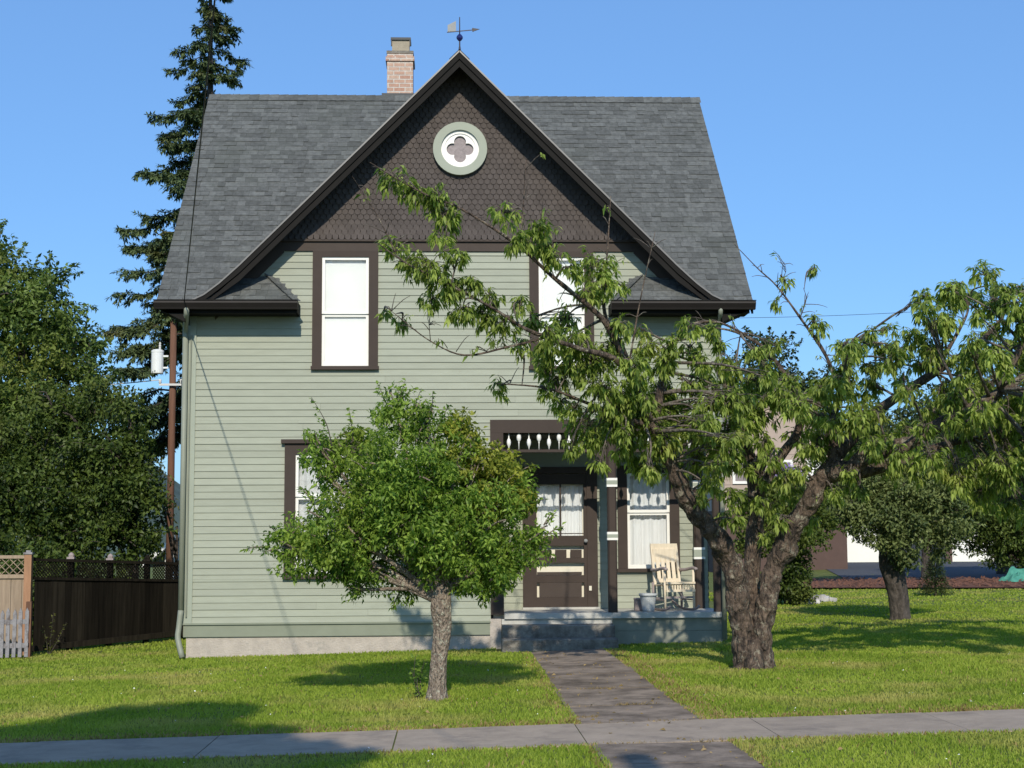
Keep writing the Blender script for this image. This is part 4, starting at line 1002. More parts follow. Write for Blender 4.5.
for k in range(70):
    t = rr.random(); x = 7.45+t*1.0+rr.uniform(-.08, .08); y = 10.0+t*1.3+rr.uniform(-.25, .25); s = rr.uniform(.03, .09); z = gz(x, y)+rr.uniform(0, .13)*(1-abs(t-.5))
    c = Vector((x, y, z)); vs = [c+Vector((rr.uniform(.6, 1.2)*s*a, rr.uniform(.6, 1.2)*s*b, rr.uniform(.5, 1)*s*d)) for a in (-1, 1) for b in (-1, 1) for d in (-1, 1)]
    m2.add(vs, [(0, 1, 3, 2), (4, 6, 7, 5), (0, 4, 5, 1), (2, 3, 7, 6), (0, 2, 6, 4), (1, 5, 7, 3)])
m2.build('stones', M['rubble'], rb)

# ------------------------------------------------------------------ trees
def lobe_clumps(lobes, step, cl_r, fill=.35):
    """clump centres scattered over the lobes' outsides (and some inside)"""
    C_ = []; Rr = []
    for x, y, z, r in lobes:
        n = max(2, int(4*math.pi*r*r/(step*step)*.8))
        d = unit(rng.normal(size=(n, 3))); q = np.where(rng.random((n, 1)) < fill, rng.uniform(.2, .75, (n, 1)), rng.uniform(.75, 1.05, (n, 1)))
        C_.append(np.array([x, y, z])+d*q*r); Rr.append(cl_r*rng.uniform(.6, 1.35, n))
    return np.concatenate(C_), np.concatenate(Rr)

def limbs(mb, base, top, lobes, r0, forks, rng_=random, tip=.012):
    """trunk from base to top, then curved limbs out to every lobe"""
    base = Vector(base); top = Vector(top)
    for x, y, z, r in lobes:
        c = Vector((x, y, z)); s = base.lerp(top, rng_.uniform(*forks)); m1 = s.lerp(c, .45)+Vector((rng_.uniform(-.1, .1), rng_.uniform(-.1, .1), .12))*r
        rad = min(r0*.55, .035+r*r0*.28)
        mb.tube([s, m1, c], [rad, rad*.6, tip], 7, 4, .1)
        for k in range(3):
            d = Vector((rng_.uniform(-1, 1), rng_.uniform(-1, 1), rng_.uniform(-.4, 1))).normalized()*r*.9
            mb.tube([m1.lerp(c, rng_.uniform(.2, .9)), c+d*.5+Vector((0, 0, .05*r)), c+d], [rad*.4, rad*.25, tip*.6], 5, 3)

def tree(name, label, cat, base, lobes, top, r0, leaf, L, W, per, step, cl_r, bark, forks=(.5, 1), group=None, droop=.4, up=.6, trunk_pts=None, fill=.35, flat=.8, sprays=0, spray_len=.5):
    t = thing(name, label, cat, base, group)
    mb = MB()
    if trunk_pts: mb.tube([p[:3] for p in trunk_pts], [p[3] for p in trunk_pts], 12, 4, .12)
    else: mb.tube([(base[0], base[1], base[2]-.15), (base[0], base[1], base[2]+.15), tuple(Vector(base).lerp(Vector(top), .55)), top], [r0*1.35, r0, r0*.8, r0*.5], 10, 4, .1)
    limbs(mb, base, top, lobes, r0, forks)
    C_, Rr = lobe_clumps(lobes, step, cl_r, fill)
    V, F = cluster_leaves(C_, Rr, np.maximum(3, per*(Rr/cl_r)**2), L, W, droop, up, flat)
    if sprays:                              # leafy shoots that break the outline
        P_, D_, N_ = [], [], []; tw = mb
        for x, y, z, r in lobes:
            for k in range(max(2, int(sprays*r*r/.25))):
                d = Vector((random.gauss(0, 1), random.gauss(0, 1), random.gauss(.35, .8))).normalized(); a = Vector((x, y, z))+d*r*.8; ln = spray_len*random.uniform(.5, 1.3)
                b = a+d*ln+Vector((0, 0, random.uniform(-.1, .25)*ln)); m_ = a.lerp(b, .5)+Vector((0, 0, .08*ln)); tw.tube([a, m_, b], [.008, .006, .003], 4, 2)
                n = int(ln/L*9)
                for q in range(n):
                    f = random.random(); p = (a.lerp(m_, f*2) if f < .5 else m_.lerp(b, f*2-1))+Vector((random.gauss(0, 1), random.gauss(0, 1), random.gauss(0, 1)))*L*.45*(1.2-f)
                    P_.append(p); D_.append(d*.7+Vector((random.gauss(0, .7), random.gauss(0, .7), random.gauss(-.2, .6)))); N_.append((random.gauss(0, .6), random.gauss(-.2, .6), 1))
        l_ = L*rng.uniform(.6, 1.2, len(P_)); V2, F2 = leaves(np.array(P_), np.array(D_), np.array(N_), l_, l_*W/L)
        F = np.concatenate([F, F2+len(V)]); V = np.concatenate([V, V2])
    mb.build('trunk', M[bark], t, smooth=True)
    np_mesh('crown', V, F, M[leaf], t)
    return t

# ---- tree shapes: limb points (x, y, z, radius) and leaf lobes (x, y, z, radius), in metres
CHERRY_BRANCHES = {
  'trunk': [(3.53, -4.3, -0.02, 0.27), (3.54, -4.3, 0.13, 0.19), (3.55, -4.27, 0.4, 0.14), (3.57, -4.22, 0.68, 0.12), (3.58, -4.15, 0.9, 0.09)],
  'left': [(3.41, -4.35, -0.01, 0.14), (3.42, -4.36, 0.23, 0.118), (3.42, -4.36, 0.52, 0.115), (3.38, -4.37, 0.83, 0.128), (3.31, -4.4, 1.24, 0.122), (3.15, -4.5, 1.53, 0.118), (2.93, -4.6, 1.8, 0.115), (2.76, -4.7, 2.01, 0.105), (2.56, -4.9, 2.37, 0.08), (2.39, -5.0, 2.71, 0.065), (2.25, -5.1, 2.99, 0.055)],
  'A': [(2.27, -5.1, 2.93, 0.05), (1.99, -5.4, 3.47, 0.04), (1.82, -5.55, 3.81, 0.034), (1.63, -5.7, 4.06, 0.03), (1.14, -6.0, 4.4, 0.024), (0.7, -6.2, 4.75, 0.019), (0.12, -6.4, 5.08, 0.013), (-0.19, -6.5, 5.18, 0.012), (-0.53, -6.6, 5.34, 0.008), (-0.84, -6.6, 5.53, 0.004)],
  'B': [(2.27, -5.1, 2.93, 0.045), (1.88, -5.6, 3.52, 0.033), (1.4, -5.9, 3.65, 0.027), (0.83, -6.2, 3.81, 0.021), (0.41, -6.4, 4.04, 0.016), (-0.13, -6.6, 4.29, 0.011), (-0.47, -6.7, 4.45, 0.009), (-0.75, -6.7, 4.65, 0.005)],
  'C': [(1.01, -6.1, 3.74, 0.014), (0.61, -6.2, 3.63, 0.012), (0.15, -6.3, 3.53, 0.009), (-0.21, -6.3, 3.68, 0.007), (-0.51, -6.3, 3.91, 0.005), (-0.66, -6.3, 4.03, 0.003)],
  'D': [(2.21, -5.1, 2.88, 0.03), (1.56, -5.4, 3.09, 0.02), (1.06, -5.6, 3.25, 0.012), (0.51, -5.7, 3.29, 0.006)],
  'E': [(2.13, -5.3, 3.2, 0.032), (1.95, -5.4, 3.68, 0.026), (1.75, -5.4, 4.06, 0.025), (1.73, -5.4, 4.38, 0.018), (1.77, -5.4, 4.78, 0.011), (1.82, -5.4, 5.46, 0.004)],
  'F': [(2.33, -5.05, 2.8, 0.05), (2.44, -4.9, 3.41, 0.04), (2.6, -4.8, 3.83, 0.03), (2.83, -4.7, 4.08, 0.022), (3.16, -4.6, 4.13, 0.016), (3.54, -4.5, 3.98, 0.008)],
  'T1': [(0.75, -6.2, 4.71, 0.01), (0.79, -6.2, 5.23, 0.006), (0.82, -6.2, 5.67, 0.003)],
  'T2': [(1.02, -6.05, 4.51, 0.009), (0.98, -6.05, 4.93, 0.006), (1.01, -6.05, 5.26, 0.003)],
  'T3': [(-0.57, -6.7, 4.56, 0.008), (-0.76, -6.7, 4.95, 0.005), (-1.02, -6.7, 5.36, 0.003)],
  'T4': [(1.99, -5.4, 3.47, 0.012), (2.14, -5.4, 4.27, 0.008), (2.32, -5.4, 5.05, 0.003)],
  'T5': [(-0.21, -6.3, 3.68, 0.005), (-0.23, -6.3, 3.91, 0.003)],
  'M': [(3.59, -4.1, 0.78, 0.1), (3.64, -4.0, 1.47, 0.105), (3.7, -4.0, 1.93, 0.1), (3.64, -4.05, 2.41, 0.09), (3.54, -4.1, 2.77, 0.08), (3.44, -4.1, 3.13, 0.06), (3.32, -4.1, 3.44, 0.04), (3.19, -4.0, 3.73, 0.02)],
  'stub': [(3.63, -4.1, 2.31, 0.09), (3.73, -4.2, 2.54, 0.085), (3.81, -4.2, 2.69, 0.06)],
  'M2': [(3.65, -4.1, 2.04, 0.08), (3.96, -4.0, 2.51, 0.06), (4.27, -3.9, 2.96, 0.05), (4.2, -3.8, 3.44, 0.035), (3.92, -3.7, 3.91, 0.025), (3.54, -3.7, 4.14, 0.015), (3.1, -3.7, 4.21, 0.008)],
  'R': [(3.67, -4.34, -0.02, 0.13), (3.65, -4.35, 0.23, 0.11), (3.65, -4.35, 0.52, 0.108), (3.71, -4.34, 0.83, 0.122), (3.82, -4.3, 1.19, 0.12), (3.93, -4.33, 1.47, 0.135), (4.09, -4.42, 1.8, 0.12), (4.21, -4.5, 2.0, 0.118), (4.32, -4.55, 2.22, 0.11), (4.53, -4.6, 2.45, 0.1)],
  'R1': [(4.42, -4.6, 2.36, 0.11), (4.68, -4.7, 2.42, 0.1), (4.9, -4.8, 2.57, 0.095), (5.26, -4.9, 2.66, 0.085), (5.7, -5.0, 2.93, 0.065), (6.2, -5.1, 3.18, 0.05), (6.74, -5.1, 3.5, 0.045), (7.34, -5.1, 3.73, 0.035), (8.2, -4.9, 3.64, 0.03), (9.0, -4.8, 3.24, 0.015)],
  'R1b': [(4.45, -4.5, 2.31, 0.09), (5.13, -4.3, 2.42, 0.075), (5.75, -4.1, 2.62, 0.06), (6.28, -3.9, 2.77, 0.04), (6.95, -3.7, 2.83, 0.02)],
  'R2': [(4.52, -4.6, 2.43, 0.08), (4.51, -4.5, 2.86, 0.065), (4.62, -4.4, 3.22, 0.045), (4.8, -4.3, 3.6, 0.03), (4.76, -4.3, 3.93, 0.012)],
  'R3': [(4.55, -4.6, 2.56, 0.08), (4.9, -4.4, 2.9, 0.07), (5.21, -4.3, 3.16, 0.06), (5.9, -4.1, 3.59, 0.05), (6.44, -3.9, 3.91, 0.035), (6.91, -3.8, 4.38, 0.018), (6.77, -3.8, 4.84, 0.006)],
  'R4': [(5.9, -4.1, 3.59, 0.03), (6.24, -4.0, 4.1, 0.02), (6.38, -4.0, 4.43, 0.012), (6.19, -4.0, 4.72, 0.005)],
  'R5': [(6.32, -5.1, 3.27, 0.04), (6.78, -4.9, 4.0, 0.03), (7.08, -4.8, 4.49, 0.012)],
  'G': [(4.67, -4.4, 3.22, 0.03), (4.54, -4.2, 3.78, 0.022), (4.26, -4.1, 4.26, 0.015), (4.01, -4.0, 4.66, 0.01), (3.77, -4.0, 4.89, 0.007), (3.48, -4.0, 5.2, 0.003)],
  'G2': [(4.26, -4.1, 4.26, 0.008), (4.34, -4.1, 4.48, 0.005), (4.31, -4.1, 4.63, 0.003)],
  'G3': [(4.01, -4.0, 4.66, 0.006), (4.12, -4.0, 4.84, 0.004), (4.1, -4.0, 4.97, 0.002)],
}
CHERRY_CLUMPS = [(-0.58, -6.41, 5.41, 0.18), (-0.37, -6.38, 5.29, 0.17), (-0.14, -6.36, 5.24, 0.2), (-0.06, -6.32, 5.03, 0.19), (-0.11, -6.38, 4.8, 0.11), (0.59, -6.02, 5.12, 0.16), (0.74, -6.29, 4.79, 0.17), (0.97, -6.16, 4.91, 0.19), (1.06, -6.02, 4.72, 0.16), (-0.6, -6.41, 4.69, 0.15), (-0.41, -6.33, 4.52, 0.18), (-0.21, -6.57, 4.45, 0.21), (-0.04, -6.46, 4.25, 0.22), (0.07, -6.53, 4.56, 0.14), (0.21, -6.44, 4.31, 0.16), (0.13, -6.43, 3.99, 0.17), (0.42, -6.3, 4.17, 0.14), (0.53, -6.24, 3.86, 0.17), (0.32, -6.22, 3.97, 0.14), (-0.19, -6.33, 4.12, 0.14), (0.75, -6.07, 4.14, 0.12), (1.01, -6.25, 3.81, 0.14), (1.13, -6.06, 4.64, 0.16), (1.28, -6.26, 4.47, 0.12), (1.62, -5.51, 4.64, 0.24), (1.74, -5.66, 4.39, 0.24), (1.5, -5.7, 4.31, 0.17), (1.25, -5.44, 4.01, 0.21), (1.38, -5.64, 3.78, 0.22), (1.1, -5.63, 3.73, 0.17), (1.56, -5.41, 3.56, 0.27), (1.79, -5.44, 3.75, 0.2), (1.99, -5.61, 3.5, 0.21), (1.22, -5.41, 3.38, 0.17), (1.66, -5.54, 3.26, 0.25), (1.33, -5.5, 3.55, 0.2), (1.88, -5.64, 3.95, 0.16), (1.06, -5.42, 3.56, 0.16), (-0.54, -5.49, 4.02, 0.08), (-0.74, -5.41, 4.13, 0.07), (0.55, -5.43, 3.29, 0.09), (1.04, -5.61, 3.21, 0.11), (0.77, -5.59, 3.73, 0.12), (2.74, -5.13, 4.02, 0.15), (3.02, -5.15, 3.96, 0.12), (2.52, -5.24, 3.78, 0.15), (2.87, -5.0, 3.61, 0.15), (2.44, -4.7, 3.26, 0.2), (1.91, -5.3, 3.12, 0.22), (1.75, -4.62, 3.0, 0.22), (2.19, -4.96, 2.94, 0.24), (1.59, -4.99, 2.71, 0.19), (2.05, -4.48, 2.68, 0.22), (1.47, -4.82, 2.9, 0.15), (2.4, -4.98, 2.63, 0.22), (2.79, -4.82, 2.84, 0.23), (2.68, -4.59, 2.39, 0.17), (2.96, -5.24, 3.12, 0.2), (2.42, -4.33, 2.4, 0.15), (3.21, -5.28, 3.14, 0.22), (2.93, -4.55, 2.56, 0.19), (3.2, -4.46, 2.45, 0.18), (2.14, -5.28, 3.32, 0.17), (3.47, -4.51, 2.92, 0.18), (3.15, -4.93, 2.71, 0.18), (2.58, -4.72, 3.02, 0.21), (2.89, -5.29, 2.19, 0.11), (1.68, -5.25, 2.45, 0.11), (1.35, -5.12, 2.65, 0.1), (2.24, -4.34, 2.42, 0.14), (4.44, -4.19, 4.16, 0.14), (4.1, -4.02, 4.72, 0.08), (4.01, -3.97, 4.49, 0.07), (4.49, -3.97, 4.9, 0.06), (3.71, -4.58, 3.59, 0.19), (4.0, -4.56, 3.21, 0.23), (3.71, -4.26, 3.06, 0.23), (4.55, -3.8, 3.3, 0.23), (4.64, -5.01, 3.75, 0.15), (4.86, -3.85, 3.52, 0.21), (5.19, -3.77, 3.47, 0.2), (4.33, -3.65, 2.86, 0.18), (4.44, -5.13, 2.93, 0.19), (4.06, -3.5, 3.37, 0.21), (4.71, -5.04, 3.05, 0.18), (4.29, -4.59, 2.73, 0.16), (5.36, -4.1, 4.11, 0.1), (5.65, -3.55, 3.93, 0.15), (5.0, -4.59, 4.04, 0.08), (5.39, -3.54, 3.74, 0.16), (5.63, -4.22, 4.03, 0.18), (5.36, -4.64, 3.44, 0.14), (5.68, -4.63, 3.79, 0.2), (5.79, -4.88, 4.12, 0.19), (5.5, -5.06, 4.35, 0.14), (5.84, -4.93, 4.46, 0.16), (6.62, -3.96, 4.82, 0.18), (6.62, -3.41, 4.59, 0.21), (6.38, -4.91, 4.35, 0.22), (6.53, -5.11, 4.08, 0.24), (6.85, -3.42, 4.08, 0.26), (6.17, -4.24, 3.72, 0.2), (6.7, -4.47, 3.69, 0.27), (6.27, -4.77, 3.36, 0.25), (6.01, -4.13, 3.31, 0.22), (7.28, -3.71, 4.67, 0.18), (7.1, -4.38, 3.89, 0.29), (6.75, -4.44, 3.22, 0.28), (5.96, -5.1, 2.98, 0.23), (6.07, -3.55, 3.15, 0.17), (6.83, -5.14, 3.27, 0.29), (6.6, -4.31, 2.81, 0.22), (6.32, -3.69, 2.73, 0.17), (5.41, -4.96, 2.59, 0.13), (7.13, -3.88, 2.9, 0.28), (7.77, -3.49, 3.68, 0.31), (7.5, -4.07, 4.36, 0.24), (5.55, -3.78, 2.97, 0.12), (4.88, -5.01, 2.71, 0.11), (6.67, -4.42, 2.5, 0.21), (6.12, -4.93, 2.42, 0.16), (7.39, -3.68, 2.47, 0.24), (7.37, -4.67, 2.96, 0.25), (7.47, -4.38, 2.5, 0.24), (4.13, -3.9, 2.17, 0.15), (3.86, -3.99, 1.99, 0.12), (4.39, -3.91, 1.8, 0.11), (3.74, -4.23, 1.63, 0.1), (4.18, -4.21, 1.98, 0.11), (3.42, -4.06, 2.05, 0.12), (4.0, -4.21, 2.4, 0.11), (3.68, -4.33, 2.28, 0.09), (4.78, -4.26, 2.3, 0.11), (3.23, -4.41, 1.86, 0.09), (7.23, -4.97, 3.15, 0.12), (3.02, -4.4, 2.8, 0.13), (6.22, -4.51, 3.02, 0.16), (5.71, -4.83, 4.09, 0.16), (4.95, -6.05, 3.17, 0.13), (5.73, -4.03, 3.7, 0.16), (3.52, -4.35, 3.17, 0.17), (6.73, -4.28, 2.56, 0.19), (4.33, -5.49, 3.36, 0.16), (4.33, -4.44, 3.03, 0.16), (6.3, -4.43, 3.33, 0.13), (6.25, -4.45, 3.18, 0.1), (3.87, -5.46, 3.06, 0.15), (3.7, -4.52, 3.24, 0.12), (1.94, -5.14, 2.62, 0.09), (3.58, -3.82, 3.39, 0.18), (6.25, -5.12, 3.1, 0.1), (7.13, -5.34, 3.17, 0.17), (7.86, -3.76, 3.96, 0.19), (5.04, -5.23, 3.61, 0.16), (6.05, -5.24, 4.12, 0.1), (3.06, -5.0, 3.21, 0.15), (6.17, -4.24, 4.62, 0.12), (4.5, -5.14, 3.56, 0.16), (6.38, -5.99, 3.26, 0.15), (4.97, -4.42, 2.99, 0.14), (6.41, -5.45, 4.21, 0.16), (6.47, -4.92, 2.98, 0.12), (7.01, -4.9, 4.45, 0.14), (4.65, -5.75, 2.63, 0.11), (5.87, -5.8, 2.99, 0.15), (2.68, -4.48, 3.16, 0.16), (2.95, -5.52, 2.38, 0.14), (2.15, -5.67, 3.11, 0.1), (5.08, -4.0, 2.93, 0.11), (3.18, -5.05, 3.22, 0.18), (2.18, -4.97, 3.15, 0.17), (5.66, -5.73, 3.36, 0.11), (6.04, -4.48, 4.41, 0.16), (1.98, -5.37, 3.21, 0.17), (3.03, -6.07, 2.65, 0.15), (5.29, -5.68, 4.11, 0.17), (6.53, -4.64, 4.5, 0.13), (3.25, -5.31, 3.16, 0.12), (6.77, -4.04, 3.18, 0.14), (4.53, -4.71, 3.27, 0.16), (7.09, -4.26, 3.62, 0.09), (6.73, -5.13, 3.16, 0.13), (6.57, -5.52, 4.32, 0.11), (7.53, -3.79, 3.99, 0.16), (1.95, -5.22, 3.03, 0.15), (7.19, -5.35, 3.8, 0.13), (5.59, -5.57, 2.87, 0.11), (7.03, -5.16, 3.09, 0.18), (1.61, -5.11, 2.76, 0.09), (4.79, -5.5, 2.53, 0.09), (4.24, -5.07, 3.29, 0.15), (6.94, -5.05, 3.98, 0.17), (1.82, -4.66, 2.81, 0.12), (3.2, -4.88, 2.84, 0.17), (5.99, -4.94, 3.3, 0.17), (7.47, -4.29, 2.94, 0.12), (2.83, -5.22, 3.01, 0.1), (6.94, -5.51, 3.14, 0.13), (5.04, -4.32, 2.68, 0.1), (2.3, -4.99, 2.95, 0.18), (6.99, -4.92, 3.6, 0.13), (7.55, -3.89, 3.52, 0.15), (5.95, -6.02, 3.57, 0.17), (5.1, -4.06, 3.64, 0.13), (4.94, -4.32, 3.95, 0.12), (6.56, -4.68, 2.59, 0.13), (6.04, -6.03, 3.4, 0.1), (2.45, -5.14, 2.71, 0.15), (5.05, -5.13, 2.69, 0.09), (6.09, -3.61, 3.93, 0.18), (5.6, -4.81, 3.06, 0.17), (4.94, -4.93, 3.02, 0.12), (5.05, -4.23, 2.87, 0.12), (2.84, -5.55, 2.88, 0.15), (5.69, -5.4, 3.16, 0.13), (4.33, -6.09, 3.63, 0.12), (6.89, -5.05, 3.18, 0.1), (4.6, -5.23, 2.91, 0.17), (2.31, -4.76, 3.17, 0.11), (5.01, -4.0, 2.69, 0.17), (4.12, -3.98, 3.52, 0.13), (2.46, -4.73, 3.27, 0.16), (3.28, -4.6, 2.6, 0.18), (6.27, -4.06, 2.94, 0.17), (5.2, -5.79, 2.79, 0.12), (5.17, -4.29, 3.91, 0.14), (5.84, -5.33, 2.88, 0.1), (3.64, -3.95, 2.95, 0.13), (4.52, -4.25, 3.04, 0.15), (4.92, -3.9, 3.93, 0.11), (5.68, -5.97, 3.72, 0.11), (3.46, -5.74, 3.36, 0.11), (7.24, -4.86, 3.0, 0.1), (6.25, -4.59, 3.71, 0.18), (6.33, -5.05, 2.4, 0.18), (7.22, -4.06, 4.57, 0.14), (6.62, -5.45, 2.45, 0.09), (6.99, -5.56, 3.17, 0.11), (2.84, -5.28, 2.81, 0.16), (1.91, -5.18, 3.1, 0.12), (5.82, -5.04, 4.45, 0.15), (6.14, -4.75, 3.73, 0.15), (3.7, -4.22, 3.49, 0.18), (2.19, -5.52, 2.35, 0.13), (4.84, -3.86, 3.92, 0.13), (6.39, -5.17, 4.41, 0.13), (3.02, -4.56, 2.78, 0.12), (5.26, -4.62, 3.83, 0.12), (7.09, -4.04, 3.76, 0.11), (1.56, -5.05, 2.87, 0.09), (6.77, -3.97, 3.62, 0.1), (1.98, -4.93, 2.92, 0.15), (4.31, -4.08, 3.18, 0.16), (1.93, -5.49, 2.79, 0.11), (6.3, -4.03, 3.55, 0.14), (6.8, -5.92, 4.12, 0.12), (3.96, -4.61, 3.21, 0.11), (4.32, -4.85, 3.01, 0.14), (4.59, -3.88, 3.51, 0.15), (6.25, -4.71, 2.13, 0.23), (6.9, -3.76, 2.04, 0.24), (7.27, -3.63, 2.17, 0.3), (5.84, -5.04, 2.24, 0.17), (6.8, -5.52, 2.0, 0.27), (6.33, -5.13, 2.35, 0.25), (6.82, -4.87, 1.78, 0.23), (7.82, -3.49, 1.79, 0.27), (7.44, -5.11, 2.23, 0.3), (8.01, -4.16, 2.87, 0.34), (8.18, -4.13, 3.49, 0.34), (8.32, -3.31, 4.09, 0.3), (7.76, -5.5, 2.78, 0.32), (8.52, -3.8, 2.28, 0.32), (7.96, -4.92, 3.99, 0.33), (8.0, -5.53, 3.34, 0.34), (8.88, -4.16, 2.87, 0.37), (9.09, -3.6, 4.18, 0.32), (9.1, -4.29, 3.47, 0.34), (8.58, -5.67, 2.76, 0.31), (9.42, -3.27, 2.29, 0.36), (9.21, -4.8, 3.77, 0.28), (8.6, -4.15, 4.6, 0.26), (8.21, -3.92, 4.64, 0.29), (7.31, -5.12, 4.55, 0.22), (8.99, -4.74, 2.36, 0.28), (5.88, -4.94, 2.36, 0.23), (5.33, -5.55, 2.5, 0.19), (4.97, -5.63, 2.5, 0.14), (3.08, -4.64, 2.27, 0.13), (3.23, -4.79, 2.12, 0.12), (3.45, -4.57, 2.41, 0.13), (3.66, -4.97, 2.5, 0.13), (3.86, -4.85, 2.28, 0.11), (4.04, -4.91, 2.37, 0.11), (4.32, -4.53, 2.17, 0.12), (3.61, -4.61, 2.01, 0.1), (3.88, -4.55, 1.8, 0.1), (2.88, -4.75, 2.06, 0.09), (4.59, -4.95, 2.32, 0.11), (4.45, -4.79, 2.08, 0.1), (3.26, -4.89, 1.8, 0.09), (4.69, -4.99, 2.15, 0.1), (5.13, -4.72, 2.37, 0.13), (5.38, -4.86, 2.37, 0.13), (5.64, -4.95, 2.36, 0.14), (4.18, -4.74, 2.61, 0.15), (4.47, -4.53, 2.6, 0.14), (3.7, -4.53, 2.74, 0.15), (6.62, -6.45, 3.03, 0.23), (6.76, -6.96, 2.67, 0.24), (7.64, -6.02, 3.07, 0.26), (7.6, -6.94, 2.57, 0.24), (8.35, -6.35, 2.93, 0.25), (8.41, -6.98, 2.56, 0.24), (7.52, -5.72, 2.32, 0.24), (8.09, -6.34, 2.18, 0.23), (6.89, -6.49, 3.45, 0.21), (7.54, -6.72, 3.53, 0.22), (8.6, -6.33, 3.36, 0.23), (6.95, -5.74, 2.43, 0.2), (2.3, -4.96, 3.81, 0.14), (2.45, -5.13, 3.6, 0.15), (2.2, -4.89, 4.0, 0.1), (3.0, -4.57, 3.47, 0.16), (3.16, -5.0, 3.63, 0.14), (3.56, -4.79, 3.77, 0.12), (3.36, -4.57, 3.54, 0.16), (1.25, -5.04, 3.11, 0.14), (1.11, -4.65, 3.79, 0.13), (0.92, -4.88, 4.14, 0.13), (1.86, -5.19, 2.87, 0.2), (1.4, -5.26, 3.04, 0.13), (2.47, -4.55, 3.57, 0.16), (2.76, -4.93, 3.35, 0.17), (3.12, -4.95, 3.81, 0.1), (3.84, -4.57, 3.86, 0.1), (2.2, -4.84, 3.75, 0.11), (2.77, -4.9, 3.79, 0.13)]
SMALL = [(-0.46, -6.7, 2.0, 0.63), (-1.16, -6.9, 1.7, 0.42), (-1.53, -6.6, 1.52, 0.31), (-1.22, -6.7, 1.55, 0.35), (-1.02, -6.6, 1.39, 0.27), (0.5, -6.7, 1.36, 0.23), (0.04, -6.7, 1.54, 0.47), (0.3, -6.8, 1.64, 0.53), (0.51, -6.4, 2.05, 0.38), (-0.11, -6.5, 2.46, 0.41), (0.2, -6.7, 1.39, 0.33), (-0.52, -6.7, 2.76, 0.27), (-1.02, -6.4, 2.37, 0.38), (-1.33, -6.7, 2.51, 0.2), (0.75, -6.9, 1.53, 0.22), (-0.87, -6.7, 1.29, 0.29), (-0.16, -6.6, 1.37, 0.31), (0.4, -6.6, 1.16, 0.16), (-0.47, -6.6, 1.21, 0.21), (-1.72, -6.7, 1.54, 0.14), (-0.51, -6.95, 2.19, 0.52), (-0.21, -6.95, 1.84, 0.5), (-0.64, -6.1, 1.8, 0.58), (0.1, -6.0, 1.91, 0.53), (-0.26, -6.7, 2.9, 0.14), (-1.23, -6.7, 2.25, 0.18), (0.91, -6.7, 1.69, 0.1), (-0.57, -6.7, 2.99, 0.12), (-0.97, -6.7, 1.09, 0.08)]
LEFT_TALL = [(-10.32, 12, 7.28, 1.02), (-9.25, 11, 6.89, 0.84), (-9.44, 11, 5.78, 1.21), (-8.6, 11.5, 6.29, 0.63), (-10.84, 12, 5.91, 1.36), (-8.24, 11, 5.56, 0.62), (-7.79, 11, 5.0, 0.53), (-8.84, 10.5, 4.63, 1.09), (-10.69, 11, 4.24, 1.32), (-9.31, 10, 3.73, 1.07), (-10.46, 12, 8.2, 0.5), (-10.9, 12, 7.74, 0.91), (-9.07, 11.5, 7.2, 0.34), (-8.2, 11.7, 5.98, 0.29)]
LEFT_MID = [(-8.27, 8.5, 3.43, 0.92), (-7.16, 8.0, 3.6, 0.84), (-8.5, 8.0, 2.41, 0.9), (-7.39, 7.5, 2.39, 0.89), (-6.75, 8.0, 2.8, 0.76), (-7.09, 8.5, 4.44, 0.49), (-7.89, 8.5, 4.24, 0.61), (-9.22, 8.5, 2.03, 1.02), (-7.76, 7.5, 1.72, 0.69), (-6.8, 7.5, 1.81, 0.69), (-9.45, 8.5, 3.03, 1.02)]
LEFT_NEAR = [(-6.29, 7.0, 2.38, 0.62), (-6.03, 7.3, 3.35, 0.39), (-6.34, 7.0, 3.33, 0.54), (-5.94, 6.8, 2.37, 0.42), (-6.17, 6.8, 1.61, 0.54), (-6.54, 7.0, 2.0, 0.5), (-5.87, 7.0, 1.61, 0.25), (-6.21, 7.2, 4.08, 0.31), (-5.8, 7.0, 2.76, 0.19)]
LEFT_YELLOW = [(-6.21, 9.5, 2.44, 0.25), (-6.1, 9.5, 2.03, 0.23), (-6.05, 9.5, 2.86, 0.19), (-6.22, 9.5, 3.17, 0.19), (-5.88, 9.2, 2.43, 0.15)]
RIGHT_APPLE = [(7.73, 3.83, 2.23, 0.66), (7.23, 3.63, 1.97, 0.48), (8.26, 3.83, 2.06, 0.62), (7.68, 3.43, 1.62, 0.44), (8.43, 4.03, 2.5, 0.56), (7.27, 4.03, 2.41, 0.49), (8.2, 4.13, 2.85, 0.52), (7.55, 4.03, 2.85, 0.45), (6.94, 3.83, 2.15, 0.31), (8.69, 3.83, 1.88, 0.41), (7.7, 3.53, 1.28, 0.24), (8.5, 3.83, 1.53, 0.28)]
BRONZE = [(0.28, -6.55, 2.46, 0.27), (0.51, -6.55, 2.22, 0.27), (0.1, -6.55, 2.72, 0.17), (0.66, -6.55, 2.0, 0.17), (0.4, -6.85, 1.99, 0.18), (0.04, -6.85, 2.34, 0.16)]
RIGHT_DARK = [(15.89, 22.0, 2.96, 1.12), (17.28, 22.0, 3.55, 1.47), (16.42, 21.5, 2.06, 1.16), (15.3, 22.4, 3.58, 0.83), (17.82, 22.0, 2.06, 1.47), (15.55, 22.0, 1.93, 0.76), (16.9, 22.5, 4.48, 1.19), (18.42, 22.5, 4.17, 1.49), (16.13, 21.6, 1.33, 0.64), (17.31, 21.6, 1.03, 0.76), (15.12, 22.0, 2.37, 0.65)]
